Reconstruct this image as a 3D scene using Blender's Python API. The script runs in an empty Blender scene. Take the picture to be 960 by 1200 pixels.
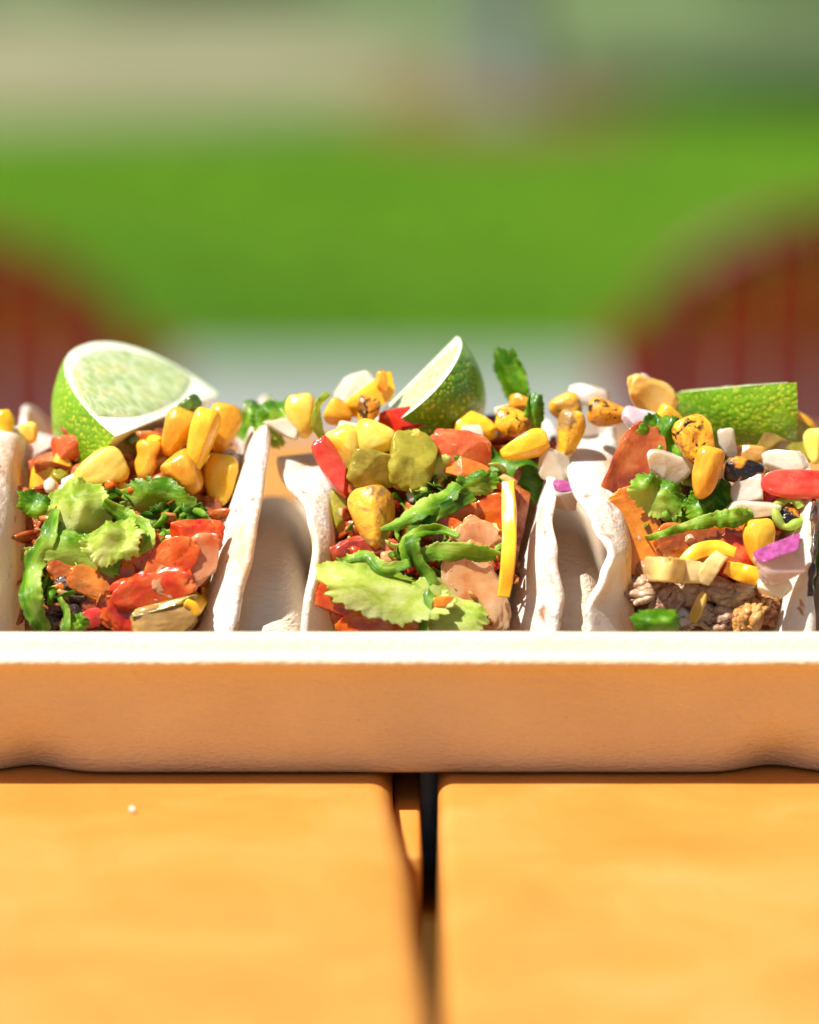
import bpy, bmesh, math, random
from mathutils import Vector, Matrix, Quaternion, noise
from mathutils.bvhtree import BVHTree
R_ = math.radians
random.seed(7)
sc = bpy.context.scene
COL = sc.collection

# ------------------------------------------------------------------ camera, sky, sun, exposure
PITCH = R_(12.0)
CAM = Vector((0.0, -0.7597, 0.2266))          # table top is z = 0, ground z = GZ
FWD = Vector((0, math.cos(PITCH), -math.sin(PITCH)))
UPV = Vector((0, math.sin(PITCH), math.cos(PITCH)))
GZ = -0.92
cam = bpy.data.cameras.new('camera')
cam.sensor_fit = 'VERTICAL'; cam.sensor_height = 36.0; cam.lens = 120.0
cam.clip_start = 0.02; cam.clip_end = 400
cam.dof.use_dof = True
cam.dof.focus_distance = 0.808
cam.dof.aperture_fstop = 4.1
cam.dof.aperture_blades = 0
co = bpy.data.objects.new('camera', cam); COL.objects.link(co)
co.location = CAM; co.rotation_euler = (R_(90) - PITCH, 0, 0)
sc.camera = co

SUN = Vector((-0.45, -0.25, 0.857)).normalized()      # towards the sun
w = bpy.data.worlds.new('World'); sc.world = w; w.use_nodes = True
nt = w.node_tree; bg = nt.nodes['Background']
sky = nt.nodes.new('ShaderNodeTexSky'); sky.sky_type = 'NISHITA'; sky.sun_disc = False
sky.sun_elevation = math.asin(SUN.z)
sky.sun_rotation = math.atan2(SUN.x, SUN.y)
nt.links.new(sky.outputs[0], bg.inputs[0]); bg.inputs[1].default_value = 0.05
sl = bpy.data.lights.new('sun', 'SUN'); sl.energy = 5.0; sl.angle = R_(0.55); sl.color = (1.0, 0.975, 0.93)
so = bpy.data.objects.new('sun', sl); COL.objects.link(so)
so.rotation_euler = SUN.to_track_quat('Z', 'Y').to_euler(); so.location = (-3, -1, 4)
vs = sc.view_settings
vs.view_transform = 'Standard'; vs.look = 'None'; vs.gamma = 1.0; vs.use_curve_mapping = False
vs.exposure = 0.80
sc.render.engine = 'CYCLES'
sc.cycles.use_denoising = True
sc.cycles.max_bounces = 10; sc.cycles.diffuse_bounces = 5; sc.cycles.transmission_bounces = 6
sc.cycles.caustics_reflective = False; sc.cycles.caustics_refractive = False
sc.cycles.sample_clamp_indirect = 6.0

# ------------------------------------------------------------------ helpers
def P(u, v, y):
    """world point seen at photo pixel (u, v) on the plane at depth y"""
    d = FWD + Vector((1, 0, 0)) * ((u - 480) / 4000.0) + UPV * ((600 - v) / 4000.0)
    t = (y - CAM.y) / d.y
    return CAM + d * t
def ray(u, v):
    return (FWD + Vector((1, 0, 0)) * ((u - 480) / 4000.0) + UPV * ((600 - v) / 4000.0)).normalized()
PX = 0.000205                                   # metres for one photo pixel at the food
VIEW = Matrix((Vector((1, 0, 0)), UPV, -FWD)).transposed()   # columns: right, up, towards viewer

def mesh_obj(name, verts, faces, mat, parent=None, smooth=True, loc=None, rot=None, uv=None):
    me = bpy.data.meshes.new(name); me.from_pydata([tuple(v) for v in verts], [], faces); me.update()
    if mat: me.materials.append(mat)
    if uv:
        ul = me.uv_layers.new(name='uv')
        for lp in me.loops: ul.data[lp.index].uv = uv[lp.vertex_index]
    if smooth: me.polygons.foreach_set('use_smooth', [True] * len(me.polygons))
    o = bpy.data.objects.new(name, me); COL.objects.link(o)
    if parent: o.parent = parent
    if loc is not None: o.location = loc
    if rot is not None: o.rotation_mode = 'QUATERNION'; o.rotation_quaternion = rot
    return o
def tag(o, label=None, cat=None, group=None, kind=None):
    if label: o['label'] = label
    if cat: o['category'] = cat
    if group: o['group'] = group
    if kind: o['kind'] = kind
    return o
def empty(name, loc=(0, 0, 0), rz=0):
    o = bpy.data.objects.new(name, None); COL.objects.link(o); o.location = loc; o.rotation_euler = (0, 0, rz)
    o.empty_display_size = 0.02
    return o
def mod(o, kind, **k):
    m = o.modifiers.new(kind.lower(), kind)
    for a, b in k.items(): setattr(m, a, b)
    return m
def grid_faces(nu, nv, wrap=False):
    f = []
    for i in range(nu - 1):
        for j in range(nv if wrap else nv - 1):
            j2 = (j + 1) % nv
            f.append((i * nv + j, (i + 1) * nv + j, (i + 1) * nv + j2, i * nv + j2))
    return f
def box(x0, x1, y0, y1, z0, z1):
    v = [(x, y, z) for z in (z0, z1) for y in (y0, y1) for x in (x0, x1)]
    return v, [(0, 2, 3, 1), (4, 5, 7, 6), (0, 1, 5, 4), (2, 6, 7, 3), (0, 4, 6, 2), (1, 3, 7, 5)]
def box_obj(name, b, mat, parent=None, bevel=0.0, seg=2):
    v, f = box(*b); o = mesh_obj(name, v, f, mat, parent, smooth=False)
    if bevel:
        mod(o, 'BEVEL', width=bevel, segments=seg, limit_method='ANGLE')
        o.data.polygons.foreach_set('use_smooth', [True] * 6)
    return o
def lerp(a, b, t): return a + (b - a) * t
def interp(pts, x):
    if x <= pts[0][0]: return pts[0][1]
    for (a, fa), (b, fb) in zip(pts, pts[1:]):
        if x <= b:
            t = (x - a) / (b - a); t = t * t * (3 - 2 * t)
            return fa + (fb - fa) * t
    return pts[-1][1]
def tube(path, radii, n=8, closed_ends=True):
    """swept round tube through the points of path"""
    V, F = [], []
    m = len(path); up = Vector((0.13, 0.21, 0.97))
    for i, p in enumerate(path):
        a = path[max(0, i - 1)]; b = path[min(m - 1, i + 1)]
        t = (Vector(b) - Vector(a)).normalized()
        s = t.cross(up); s = s.normalized() if s.length > 1e-4 else Vector((1, 0, 0)); q = s.cross(t)
        r = radii[i] if isinstance(radii, (list, tuple)) else radii
        for k in range(n):
            an = 2 * math.pi * k / n
            V.append(Vector(p) + s * math.cos(an) * r + q * math.sin(an) * r)
    F = grid_faces(m, n, True)
    if closed_ends: F += [tuple(range(n))[::-1], tuple((m - 1) * n + k for k in range(n))]
    return V, F

# ------------------------------------------------------------------ materials
class NT:
    def __init__(self, name):
        self.m = bpy.data.materials.new(name); self.m.use_nodes = True
        self.t = self.m.node_tree; self.b = self.t.nodes['Principled BSDF']; self.o = self.t.nodes['Material Output']
        self._tc = None
    def n(self, ty, **k):
        x = self.t.nodes.new('ShaderNode' + ty)
        for a, b in k.items(): setattr(x, a, b)
        return x
    def l(self, a, b): self.t.links.new(a, b)
    def coord(self, which='Object', rnd=True, scale=(1, 1, 1)):
        tc = self.n('TexCoord'); mp = self.n('Mapping'); mp.inputs['Scale'].default_value = scale
        self.l(tc.outputs[which], mp.inputs[0])
        if rnd:
            oi = self.n('ObjectInfo'); mu = self.n('Math', operation='MULTIPLY'); mu.inputs[1].default_value = 3.7
            self.l(oi.outputs['Random'], mu.inputs[0]); self.l(mu.outputs[0], mp.inputs['Location'])
        return mp.outputs[0]
    def noise(self, co, scale, detail=3, rough=0.55, dist=0.0):
        x = self.n('TexNoise'); x.inputs['Scale'].default_value = scale; x.inputs['Detail'].default_value = detail
        x.inputs['Roughness'].default_value = rough; x.inputs['Distortion'].default_value = dist
        if co is not None: self.l(co, x.inputs['Vector'])
        return x.outputs['Fac']
    def voro(self, co, scale, feature='F1', rnd=1.0):
        x = self.n('TexVoronoi', feature=feature); x.inputs['Scale'].default_value = scale
        x.inputs['Randomness'].default_value = rnd
        if co is not None: self.l(co, x.inputs['Vector'])
        return x.outputs['Distance']
    def ramp(self, fac, stops):
        x = self.n('ValToRGB'); e = x.color_ramp.elements
        while len(e) < len(stops): e.new(0.5)
        for el, (p, c) in zip(e, stops):
            el.position = p; el.color = (c, c, c, 1) if not isinstance(c, tuple) else (*c, 1)
        self.l(fac, x.inputs[0]); return x.outputs[0]
    def mix(self, fac, a, b, blend='MIX'):
        x = self.n('MixRGB', blend_type=blend)
        for s, v in ((0, fac), (1, a), (2, b)):
            if hasattr(v, 'is_linked'): self.l(v, x.inputs[s])
            elif isinstance(v, tuple): x.inputs[s].default_value = (*v, 1)
            else: x.inputs[s].default_value = v
        return x.outputs[0]
    def math(self, op, a, b=0.0):
        x = self.n('Math', operation=op)
        for s, v in ((0, a), (1, b)):
            if hasattr(v, 'is_linked'): self.l(v, x.inputs[s])
            else: x.inputs[s].default_value = v
        return x.outputs[0]
    def bump(self, h, strength=0.3, dist=0.001, prev=None):
        x = self.n('Bump'); x.inputs['Strength'].default_value = strength; x.inputs['Distance'].default_value = dist
        self.l(h, x.inputs['Height'])
        if prev is not None: self.l(prev, x.inputs['Normal'])
        self.l(x.outputs[0], self.b.inputs['Normal']); return x.outputs[0]
    def set(self, **k):
        for a, v in k.items():
            i = self.b.inputs[a.replace('_', ' ')]
            if hasattr(v, 'is_linked'): self.l(v, i)
            elif isinstance(v, tuple) and len(v) == 3 and i.type == 'RGBA': i.default_value = (*v, 1)
            else: i.default_value = v
    def sss(self, wgt, rad, scale):
        self.b.inputs['Subsurface Weight'].default_value = wgt
        self.b.inputs['Subsurface Radius'].default_value = rad
        self.b.inputs['Subsurface Scale'].default_value = scale
    def translucent(self, col, fac):
        tr = self.n('BsdfTranslucent'); mx = self.n('MixShader'); mx.inputs[0].default_value = fac
        if hasattr(col, 'is_linked'): self.l(col, tr.inputs[0])
        else: tr.inputs[0].default_value = (*col, 1)
        self.l(self.b.outputs[0], mx.inputs[1]); self.l(tr.outputs[0], mx.inputs[2]); self.l(mx.outputs[0], self.o.inputs[0])

def food(name, c1, c2, nscale=260, sss=0.5, srad=(1, .6, .25), sscale=.0025, rough=.28, coat=.35, bump=.25, bscale=700,
         c3=None, spots=None, c_scale=None, trans=0.0, vary=.12, clear=0.00):
    m = NT(name); co_ = m.coord(rnd=True)
    n1 = m.noise(co_, nscale, 4, .6, .4)
    col = m.ramp(n1, [(.32, c1), (.68, c2)] if c3 is None else [(.3, c1), (.5, c2), (.72, c3)])
    if vary:
        hs = m.n('HueSaturation'); oi = m.n('ObjectInfo')
        m.l(m.math('ADD', m.math('MULTIPLY', oi.outputs['Random'], vary * .25), .5 - vary * .125), hs.inputs['Hue'])
        m.l(m.math('ADD', m.math('MULTIPLY', oi.outputs['Random'], vary * 1.6), 1 - vary * .8), hs.inputs['Value'])
        m.l(col, hs.inputs['Color']); col = hs.outputs[0]
    rg = m.ramp(m.noise(co_, nscale * 1.7, 2), [(.35, rough * .6), (.7, min(1, rough * 1.8))])
    if spots:
        for (sscale_, lo, hi, scol) in spots:
            f = m.ramp(m.noise(co_, sscale_, 3, .6, .8), [(lo, 0.0), (hi, 1.0)])
            col = m.mix(f, col, scol)
    fl = m.ramp(m.noise(co_, 1900, 2, .5), [(.70, 0.0), (.76, .7)])
    col = m.mix(fl, col, m.mix(.6, col, (.10, .05, .01)))
    m.set(Base_Color=col, Roughness=rg, Coat_Weight=coat * .8, Coat_Roughness=.06, IOR=1.42, Transmission_Weight=clear)
    m.sss(sss * .75, srad, sscale * .45)
    h = m.math('ADD', m.noise(co_, bscale, 4, .6), m.math('MULTIPLY', m.noise(co_, bscale * .3, 2), 1.5))
    h = m.math('ADD', h, m.math('MULTIPLY', m.noise(co_, 2300, 3, .6), .35))
    m.bump(h, min(1, bump * 1.5), .0008)
    if trans: m.translucent(col, trans)
    return m.m

M = {}
M['corn'] = food('corn', (.80, .38, .015), (.95, .60, .05), 160, .55, (1, .55, .12), .003, .22, .5, .10, 260,
                 spots=[(500, .66, .72, (.95, .78, .36)), (1500, .74, .78, (.16, .06, .01))], trans=0.18)
M['corn_pale'] = food('corn_pale', (.88, .50, .03), (.94, .70, .20), 130, .55, (1, .6, .25), .003, .25, .5, .12, 260,
                      spots=[(1500, .74, .78, (.2, .09, .01))], trans=0.22)
M['corn_char'] = food('corn_char', (.80, .36, .02), (.9, .5, .04), 160, .4, (1, .5, .12), .002, .2, .6, .25, 400,
                      spots=[(170, .44, .62, (.40, .13, .01)), (240, .54, .63, (.016, .008, .005)), (700, .62, .68, (.02, .008, .005))])
M['corn_black'] = food('corn_black', (.75, .28, .02), (.9, .42, .03), 200, .25, (1, .5, .12), .002, .18, .7, .35, 500,
                       spots=[(200, .36, .56, (.22, .06, .01)), (240, .42, .52, (.012, .007, .006)), (900, .66, .72, (.5, .14, .02))])
M['corn_brown'] = food('corn_brown', (.80, .38, .02), (.95, .58, .05), 160, .5, (1, .55, .12), .003, .2, .6, .25, 900,
                       spots=[(85, .54, .60, (.34, .19, .05)), (900, .68, .72, (.55, .36, .2))])
M['onion'] = food('onion', (.74, .62, .44), (.88, .82, .68), 110, 1.0, (1, .8, .55), .006, .12, 1.0, .15, 500,
                  spots=[(300, .68, .76, (.85, .55, .2))], trans=0.3)
M['onion_pink'] = food('onion_pink', (.74, .52, .42), (.86, .76, .68), 110, 1.0, (1, .75, .65), .006, .12, 1.0, .15, 500, trans=0.32)
M['onion_skin'] = food('onion_skin', (.20, .02, .10), (.44, .09, .26), 420, .35, (1, .4, .7), .0015, .2, .6, .12, 800, vary=.05)
M['onion_lilac'] = food('onion_lilac', (.62, .46, .50), (.82, .74, .72), 160, .6, (1, .75, .8), .004, .2, .6, .1, 500, trans=0.3)
M['amber'] = food('amber', (.75, .40, .04), (.88, .60, .18), 150, .7, (1, .6, .2), .005, .18, .6, .12, 400, trans=0.3)
M['olive'] = food('olive', (.26, .22, .02), (.52, .42, .05), 220, .6, (.9, .8, .2), .004, .16, .7, .22, 500,
                  spots=[(260, .62, .72, (.75, .62, .22)), (900, .70, .74, (.10, .07, .01))], trans=0.28)
M['tan'] = food('tan', (.30, .13, .03), (.52, .28, .09), 120, .5, (1, .6, .2), .003, .12, .9, .15, 500, clear=.1)
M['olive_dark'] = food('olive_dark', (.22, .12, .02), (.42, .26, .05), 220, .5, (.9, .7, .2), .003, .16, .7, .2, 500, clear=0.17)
M['pepper_red'] = food('pepper_red', (.55, .012, .008), (.75, .05, .015), 200, .4, (1, .2, .1), .003, .12, .8, .06, 260, vary=.04)
M['pepper_orange'] = food('pepper_orange', (.80, .20, .01), (.9, .42, .03), 200, .45, (1, .35, .1), .003, .14, .7, .08, 260, vary=.05)
M['pepper_yellow'] = food('pepper_yellow', (.82, .42, .01), (.92, .58, .03), 200, .5, (1, .55, .1), .003, .15, .7, .08, 260,
                          spots=[(140, .66, .72, (.85, .2, .02))], vary=.05)
M['pepper_green'] = food('pepper_green', (.05, .09, .01), (.16, .24, .02), 260, .3, (.6, 1, .2), .002, .14, .7, .12, 500)
M['tomato'] = food('tomato', (.78, .10, .02), (.88, .32, .10), 190, .65, (1, .35, .18), .004, .1, .8, .15, 400,
                   spots=[(420, .62, .72, (.92, .55, .25))], vary=.05, trans=0.25)
M['tomato_red'] = food('tomato_red', (.68, .02, .02), (.85, .14, .09), 170, .6, (1, .25, .15), .004, .1, .9, .14, 400,
                       spots=[(420, .64, .74, (.9, .4, .25))], vary=.04, trans=0.22)
M['kimchi'] = food('kimchi', (.52, .03, .004), (.76, .13, .012), 150, .7, (1, .4, .12), .005, .08, 1.0, .14, 420, c3=(.84, .32, .07),
                   spots=[(700, .66, .70, (.45, .01, .005))], trans=0.28)
M['kimchi_pale'] = food('kimchi_pale', (.74, .22, .04), (.84, .46, .18), 130, .75, (1, .6, .3), .006, .08, 1.0, .14, 420, c3=(.84, .58, .34),
                        spots=[(700, .68, .71, (.60, .03, .01)), (160, .66, .74, (.7, .09, .02))], trans=0.34)
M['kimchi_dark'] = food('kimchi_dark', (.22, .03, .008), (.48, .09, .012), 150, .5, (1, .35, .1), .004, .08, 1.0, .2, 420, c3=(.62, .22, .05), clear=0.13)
M['carrot'] = food('carrot', (.46, .09, .010), (.64, .19, .02), 180, .5, (1, .4, .1), .003, .25, .5, .2, 500)  # orange darkened to rust; shade of the slabs inside the tortilla put into the colour
M['cheese'] = food('cheese', (.86, .40, .012), (.92, .54, .03), 120, .6, (1, .55, .12), .004, .3, .35, .08, 400, vary=.05)
M['cheese_pale'] = food('cheese_pale', (.80, .56, .16), (.90, .72, .34), 120, .65, (1, .75, .35), .005, .28, .4, .08, 400, vary=.04, trans=0.2)
M['pork'] = food('pork', (.24, .10, .045), (.48, .29, .16), 240, .45, (1, .5, .3), .003, .2, .8, .5, 600, c3=(.68, .46, .28),
                 spots=[(160, .62, .72, (.62, .34, .24))])
M['pork_orange'] = food('pork_orange', (.42, .15, .03), (.62, .30, .09), 220, .4, (1, .5, .2), .002, .25, .6, .7, 600)
M['char'] = food('char', (.012, .008, .007), (.06, .025, .014), 260, .1, (1, .5, .3), .001, .12, .9, .6, 500, c3=(.22, .10, .04))
M['mound'] = food('mound', (.10, .018, .006), (.38, .08, .012), 120, .4, (1, .4, .1), .003, .18, .7, .8, 420, c3=(.55, .22, .05), vary=0)
M['mound_pork'] = food('mound_pork', (.10, .035, .015), (.34, .15, .06), 150, .3, (1, .5, .2), .002, .22, .6, .9, 500, c3=(.50, .30, .18), vary=0)
M['bits'] = food('bits', (.14, .018, .004), (.40, .07, .010), 90, .5, (1, .45, .15), .003, .10, 1.0, .4, 700, c3=(.62, .26, .06), vary=0)

def lettuce_mat(name, dark, mid, pale, trans=.35, paleness=.5):
    m = NT(name); co_ = m.coord(rnd=True)
    tc = m.n('TexCoord'); sp = m.n('SeparateXYZ'); m.l(tc.outputs['UV'], sp.inputs[0])
    n1 = m.noise(co_, 120, 4, .6, .4)
    g = m.math('ADD', m.math('MULTIPLY', n1, .75), m.math('MULTIPLY', m.math('SUBTRACT', sp.outputs['Y'], .5), -.34 if paleness < .6 else -.2))
    k = .39 - .1 * (paleness - .5)
    col = m.ramp(g, [(k - .10, dark), (k, mid), (k + .17, pale)])
    cu = m.n('Combine' + 'XYZ'); m.l(m.math('MULTIPLY', sp.outputs['X'], 3.0), cu.inputs[0]); m.l(m.math('MULTIPLY', sp.outputs['Y'], 7.0), cu.inputs[1]); m.l(m.math('MULTIPLY', n1, .6), cu.inputs[2])
    vn = m.noise(cu.outputs[0], 1.6, 4, .65, .3)
    vein = m.ramp(vn, [(.50, 0.0), (.62, 1.0)])
    col = m.mix(m.math('MULTIPLY', vein, .45), col, pale)
    m.set(Base_Color=col, Roughness=.34, Coat_Weight=.25, Coat_Roughness=.12, IOR=1.4)
    h = m.math('ADD', vn, m.math('MULTIPLY', m.noise(co_, 700, 4, .65), .8))
    m.bump(h, .4, .0006)
    m.translucent(m.mix(.45, col, pale), trans)
    return m.m
M['lettuce'] = lettuce_mat('lettuce', (.10, .28, .008), (.26, .50, .02), (.58, .70, .14), .5)
M['lettuce_pale'] = lettuce_mat('lettuce_pale', (.34, .50, .035), (.60, .70, .12), (.82, .85, .38), .5, .75)
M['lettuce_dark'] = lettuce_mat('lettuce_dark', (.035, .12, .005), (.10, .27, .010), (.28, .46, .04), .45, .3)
M['herb'] = lettuce_mat('herb', (.06, .21, .005), (.17, .42, .010), (.42, .60, .05), .5, .35)

def tortilla_mat():
    m = NT('tortilla'); co_ = m.coord(rnd=True)
    base = m.ramp(m.noise(co_, 70, 4, .6, .3), [(.3, (.90, .83, .70)), (.6, (.92, .89, .81))])
    toast = m.ramp(m.noise(co_, 55, 3, .55, .9), [(.50, 0.0), (.70, .8)])
    base = m.mix(toast, base, (.76, .47, .20))
    brown = m.ramp(m.noise(co_, 150, 3, .6, .5), [(.62, 0.0), (.71, .9)])
    base = m.mix(brown, base, (.36, .13, .035))
    fl = m.ramp(m.noise(co_, 420, 5, .7), [(.52, 0.0), (.66, .7)])
    base = m.mix(fl, base, (.93, .90, .84))
    m.set(Base_Color=base, Roughness=.62, IOR=1.4)
    m.sss(.25, (1, .75, .5), .0015)
    h = m.math('ADD', m.math('MULTIPLY', m.noise(co_, 130, 3, .5), 2.2), m.noise(co_, 620, 5, .65))
    m.bump(h, .75, .0009)
    m.translucent(m.mix(.65, base, (.95, .58, .20)), .28)
    return m.m
M['tortilla'] = tortilla_mat()

def tray_mat():
    m = NT('moulded_pulp'); co_ = m.coord(rnd=False)
    co2 = m.coord(rnd=False, scale=(1, 1, 2.6))
    base = m.ramp(m.noise(co_, 40, 3), [(.3, (.68, .55, .40)), (.7, (.73, .61, .46))])
    fl = m.ramp(m.noise(co_, 700, 2, .5), [(.74, 0.0), (.78, .55)])
    base = m.mix(fl, base, (.30, .17, .09))
    m.set(Base_Color=base, Roughness=.6, IOR=1.45, Specular_IOR_Level=.2)
    m.sss(.15, (1, .7, .5), .001)
    h = m.math('ADD', m.math('MULTIPLY', m.voro(co2, 620, 'SMOOTH_F1'), 1.3), m.noise(co2, 900, 3, .6))
    m.bump(h, .5, .0006)
    return m.m
M['tray'] = tray_mat()

def wood_mat():
    m = NT('varnished_wood'); co_ = m.coord(rnd=True, scale=(.8, 1, 1)); co2 = m.coord(rnd=True, scale=(1, .10, 1))
    base = m.ramp(m.noise(co_, 26, 4, .55, .5), [(.26, (.47, .190, .026)), (.5, (.54, .232, .038)), (.76, (.60, .290, .075))])
    gr = m.ramp(m.noise(co2, 420, 4, .6), [(.45, 0.0), (.75, .3)])
    base = m.mix(gr, base, (.56, .22, .03))
    sp = m.ramp(m.noise(co_, 160, 2, .5), [(.72, 0.0), (.80, .55)])
    base = m.mix(sp, base, (.46, .18, .04))
    m.set(Base_Color=base, Roughness=m.ramp(m.noise(co_, 60, 3), [(.3, .38), (.7, .55)]), Coat_Weight=.25, Coat_Roughness=.3, IOR=1.45)
    m.bump(m.noise(co2, 600, 4, .6), .15, .0006)
    return m.m
M['wood'] = wood_mat()

def simple(name, c1, c2, scale, rough=.8, bump=.3, bdist=.01, detail=4, coat=0.0, c3=None, spec=.5):
    m = NT(name); m.b.inputs['Specular IOR Level'].default_value = spec; co_ = m.coord(rnd=False)
    m.set(Base_Color=m.ramp(m.noise(co_, scale, detail, .6, .3), [(.3, c1), (.7, c2)] if c3 is None else [(.3, c1), (.5, c2), (.7, c3)]),
          Roughness=rough, Coat_Weight=coat, Coat_Roughness=.1)
    m.bump(m.noise(co_, scale * 6, 4, .65), bump, bdist)
    return m.m
M['lawn'] = simple('lawn', (.042, .125, .003), (.105, .230, .004), .42, 1, .5, .03, 5, c3=(.070, .185, .003), spec=.1)
M['blade'] = simple('grass_blade', (.050, .150, .003), (.105, .225, .006), .9, 1, 0, .01)
M['patio'] = simple('patio', (.20, .215, .19), (.25, .26, .24), 2.0, .8, .3, .004)
M['path'] = simple('path', (.15, .14, .066), (.23, .208, .11), 1.2, .95, .6, .02)
M['meadow'] = simple('meadow', (.045, .085, .018), (.095, .135, .035), .5, .9, .5, .03, 5)
M['mulch'] = simple('mulch', (.16, .045, .015), (.32, .11, .04), 14, .95, .9, .03)
M['bark'] = simple('bark', (.10, .13, .11), (.18, .21, .18), 9, .9, .8, .02)
M['leaf'] = simple('leaf', (.03, .08, .012), (.08, .16, .025), 1.6, .6, 0, .01)
M['chair'] = simple('red_paint', (.125, .005, .001), (.16, .006, .001), 6, .65, .1, .002, spec=.1)
M['chair_gloss'] = simple('red_gloss_paint', (.10, .006, .002), (.14, .008, .003), 6, .42, .1, .002, spec=.3)

def lime_peel():
    m = NT('lime_peel'); co_ = m.coord(rnd=True)
    pores = m.voro(co_, 950, 'SMOOTH_F1', .85)
    base = m.ramp(m.noise(co_, 45, 3, .5), [(.3, (.08, .24, .004)), (.55, (.20, .40, .010)), (.78, (.42, .52, .02))])
    base = m.mix(m.ramp(pores, [(.16, .75), (.36, 0.0)]), base, (.56, .60, .05))
    scar = m.ramp(m.noise(co_, 120, 4, .7), [(.70, 0.0), (.76, .6)])
    base = m.mix(scar, base, (.62, .56, .26))
    m.set(Base_Color=base, Roughness=.32, Coat_Weight=.35, Coat_Roughness=.2, IOR=1.45)
    m.sss(.25, (.6, 1, .15), .0015)
    m.bump(pores, .5, .0007)
    return m.m
def lime_flesh():
    m = NT('lime_flesh'); co_ = m.coord('UV', rnd=True, scale=(22, 4.5, 1)); cs = m.coord('UV', rnd=True, scale=(4, 2, 1))
    v = m.voro(co_, 1.0, 'F1')
    base = m.ramp(m.noise(cs, 1.6, 4, .6, .6), [(.3, (.34, .44, .12)), (.5, (.46, .54, .20)), (.72, (.66, .58, .22))])
    base = m.mix(m.ramp(m.voro(co_, 1.0, 'DISTANCE_TO_EDGE'), [(0.0, .5), (.14, 0.0)]), base, (.82, .86, .62))
    m.set(Base_Color=base, Roughness=.2, Coat_Weight=.6, Coat_Roughness=.12, IOR=1.38)
    m.sss(.7, (.8, 1, .4), .005)
    m.bump(m.math('ADD', m.math('MULTIPLY', v, -1.0), m.noise(co_, 3, 3)), .35, .0006)
    return m.m
M['lime_peel'] = lime_peel(); M['lime_flesh'] = lime_flesh()
M['lime_pith'] = food('lime_pith', (.74, .80, .50), (.86, .88, .70), 200, .5, (.9, 1, .6), .003, .4, .15, .15, 700, vary=0)

# ------------------------------------------------------------------ setting: ground, patio, lawn, path
def sheet(name, pts, z, mat, thick=0.0):
    n = len(pts); v = [(x, y, z) for x, y in pts]; f = [tuple(range(n))]
    if thick:
        v += [(x, y, z - thick) for x, y in pts]
        f += [(i, n + i, n + (i + 1) % n, (i + 1) % n) for i in range(n)]
    return mesh_obj(name, v, f, mat, smooth=False)
tag(sheet('ground', [(-150, -60), (150, -60), (150, 200), (-150, 200)], GZ - .016, M['meadow']), kind='structure')
tag(sheet('lawn', [(-30, 5.9), (30, 5.9), (30, 11.9), (9, 12.3), (5, 13.6), (2.2, 13.0), (.5, 11.9), (-.6, 11.3), (-2.2, 11.0), (-30, 11.4)],
          GZ - .008, M['lawn']), kind='structure')
tag(sheet('path', [(-30, 11.7), (-2.2, 11.25), (-.9, 11.6), (-.15, 12.2), (.15, 13.4), (-.1, 15.0), (-.8, 16.2), (-2.4, 16.8), (-30, 17.2)],
          GZ - .004, M['path']), kind='structure')
patio = tag(sheet('patio', [(-12, -6), (12, -6), (12, 6.05), (-12, 6.05)], GZ, M['patio'], .10), kind='structure')
# ------------------------------------------------------------------ picnic table
table = tag(empty('picnic_table', (0, 0, GZ)), 'varnished golden wood table with wide planks and a gap, under the tray', 'table')
def plank(x0f, x1f, y0, y1, name='plank', z1=0.0, th=.036, r0=.004, r1=.004, ny=90):
    """a board whose two long edges may bend; rounded arrises"""
    V = []; secs = []
    for i in range(ny):
        y = lerp(y0, y1, i / (ny - 1))
        xa, xb = x0f(y), x1f(y)
        s = [(xa, z1 - th)]
        for k in range(7):
            a = math.pi - k / 6 * math.pi / 2
            s.append((xa + r0 + r0 * math.cos(a), z1 - r0 + r0 * math.sin(a)))
        for k in range(1, 10): s.append((lerp(xa + r0, xb - r1, k / 10), z1 + .00012 * noise.noise(Vector((k * 1.3 + xa * 90, y * 14, 0)))))
        for k in range(7):
            a = math.pi / 2 - k / 6 * math.pi / 2
            s.append((xb - r1 + r1 * math.cos(a), z1 - r1 + r1 * math.sin(a)))
        s.append((xb, z1 - th)); secs.append(len(s))
        V += [(x, y, z) for x, z in s]
    n = secs[0]; F = grid_faces(ny, n, True) + [tuple(range(n)), tuple((ny - 1) * n + k for k in range(n))[::-1]]
    o = mesh_obj(name, V, F, M['wood'], table); o.location = (0, 0, -GZ)
    return o
YN, YF = -1.05, .44
edgeL = lambda y: interp([(-.155, .0040), (-.08, .0010), (.012, -.0040), (.30, -.0040)], y)
xs = [-.62, -.465, -.31, -.155]
plank(lambda y: -.1500, edgeL, YN, YF, r1=.0055)
plank(lambda y: .0066, lambda y: .150, YN, YF, r0=.0038)
for k in range(1, 4):
    plank(lambda y, k=k: -.15 - .155 * k, lambda y, k=k: -.157 - .155 * (k - 1), YN, YF, ny=20)
    plank(lambda y, k=k: .157 + .155 * (k - 1), lambda y, k=k: .15 + .155 * k, YN, YF, ny=20)
for x0, x1, y0, y1, z0, z1 in ((-.60, .60, -.90, -.84, -.085, -.037), (-.60, .60, .02, .17, -.085, -.037), (-.60, .60, .34, .40, -.085, -.037)):
    o = box_obj('batten', (x0, x1, y0, y1, z0, z1), M['wood'], table, .003); o.location = (0, 0, -GZ)
o = box_obj('spacer', (-.0037, .0026, -.03, .20, -.036, -.007), M['wood'], table, .001); o.location = (0, 0, -GZ)
for sx in (-.55, .55):
    for sy in (-.87, .37):
        box_obj('leg', (sx - .035, sx + .035, sy - .03, sy + .03, .001, -GZ - .086), M['wood'], table, .004)

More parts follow.
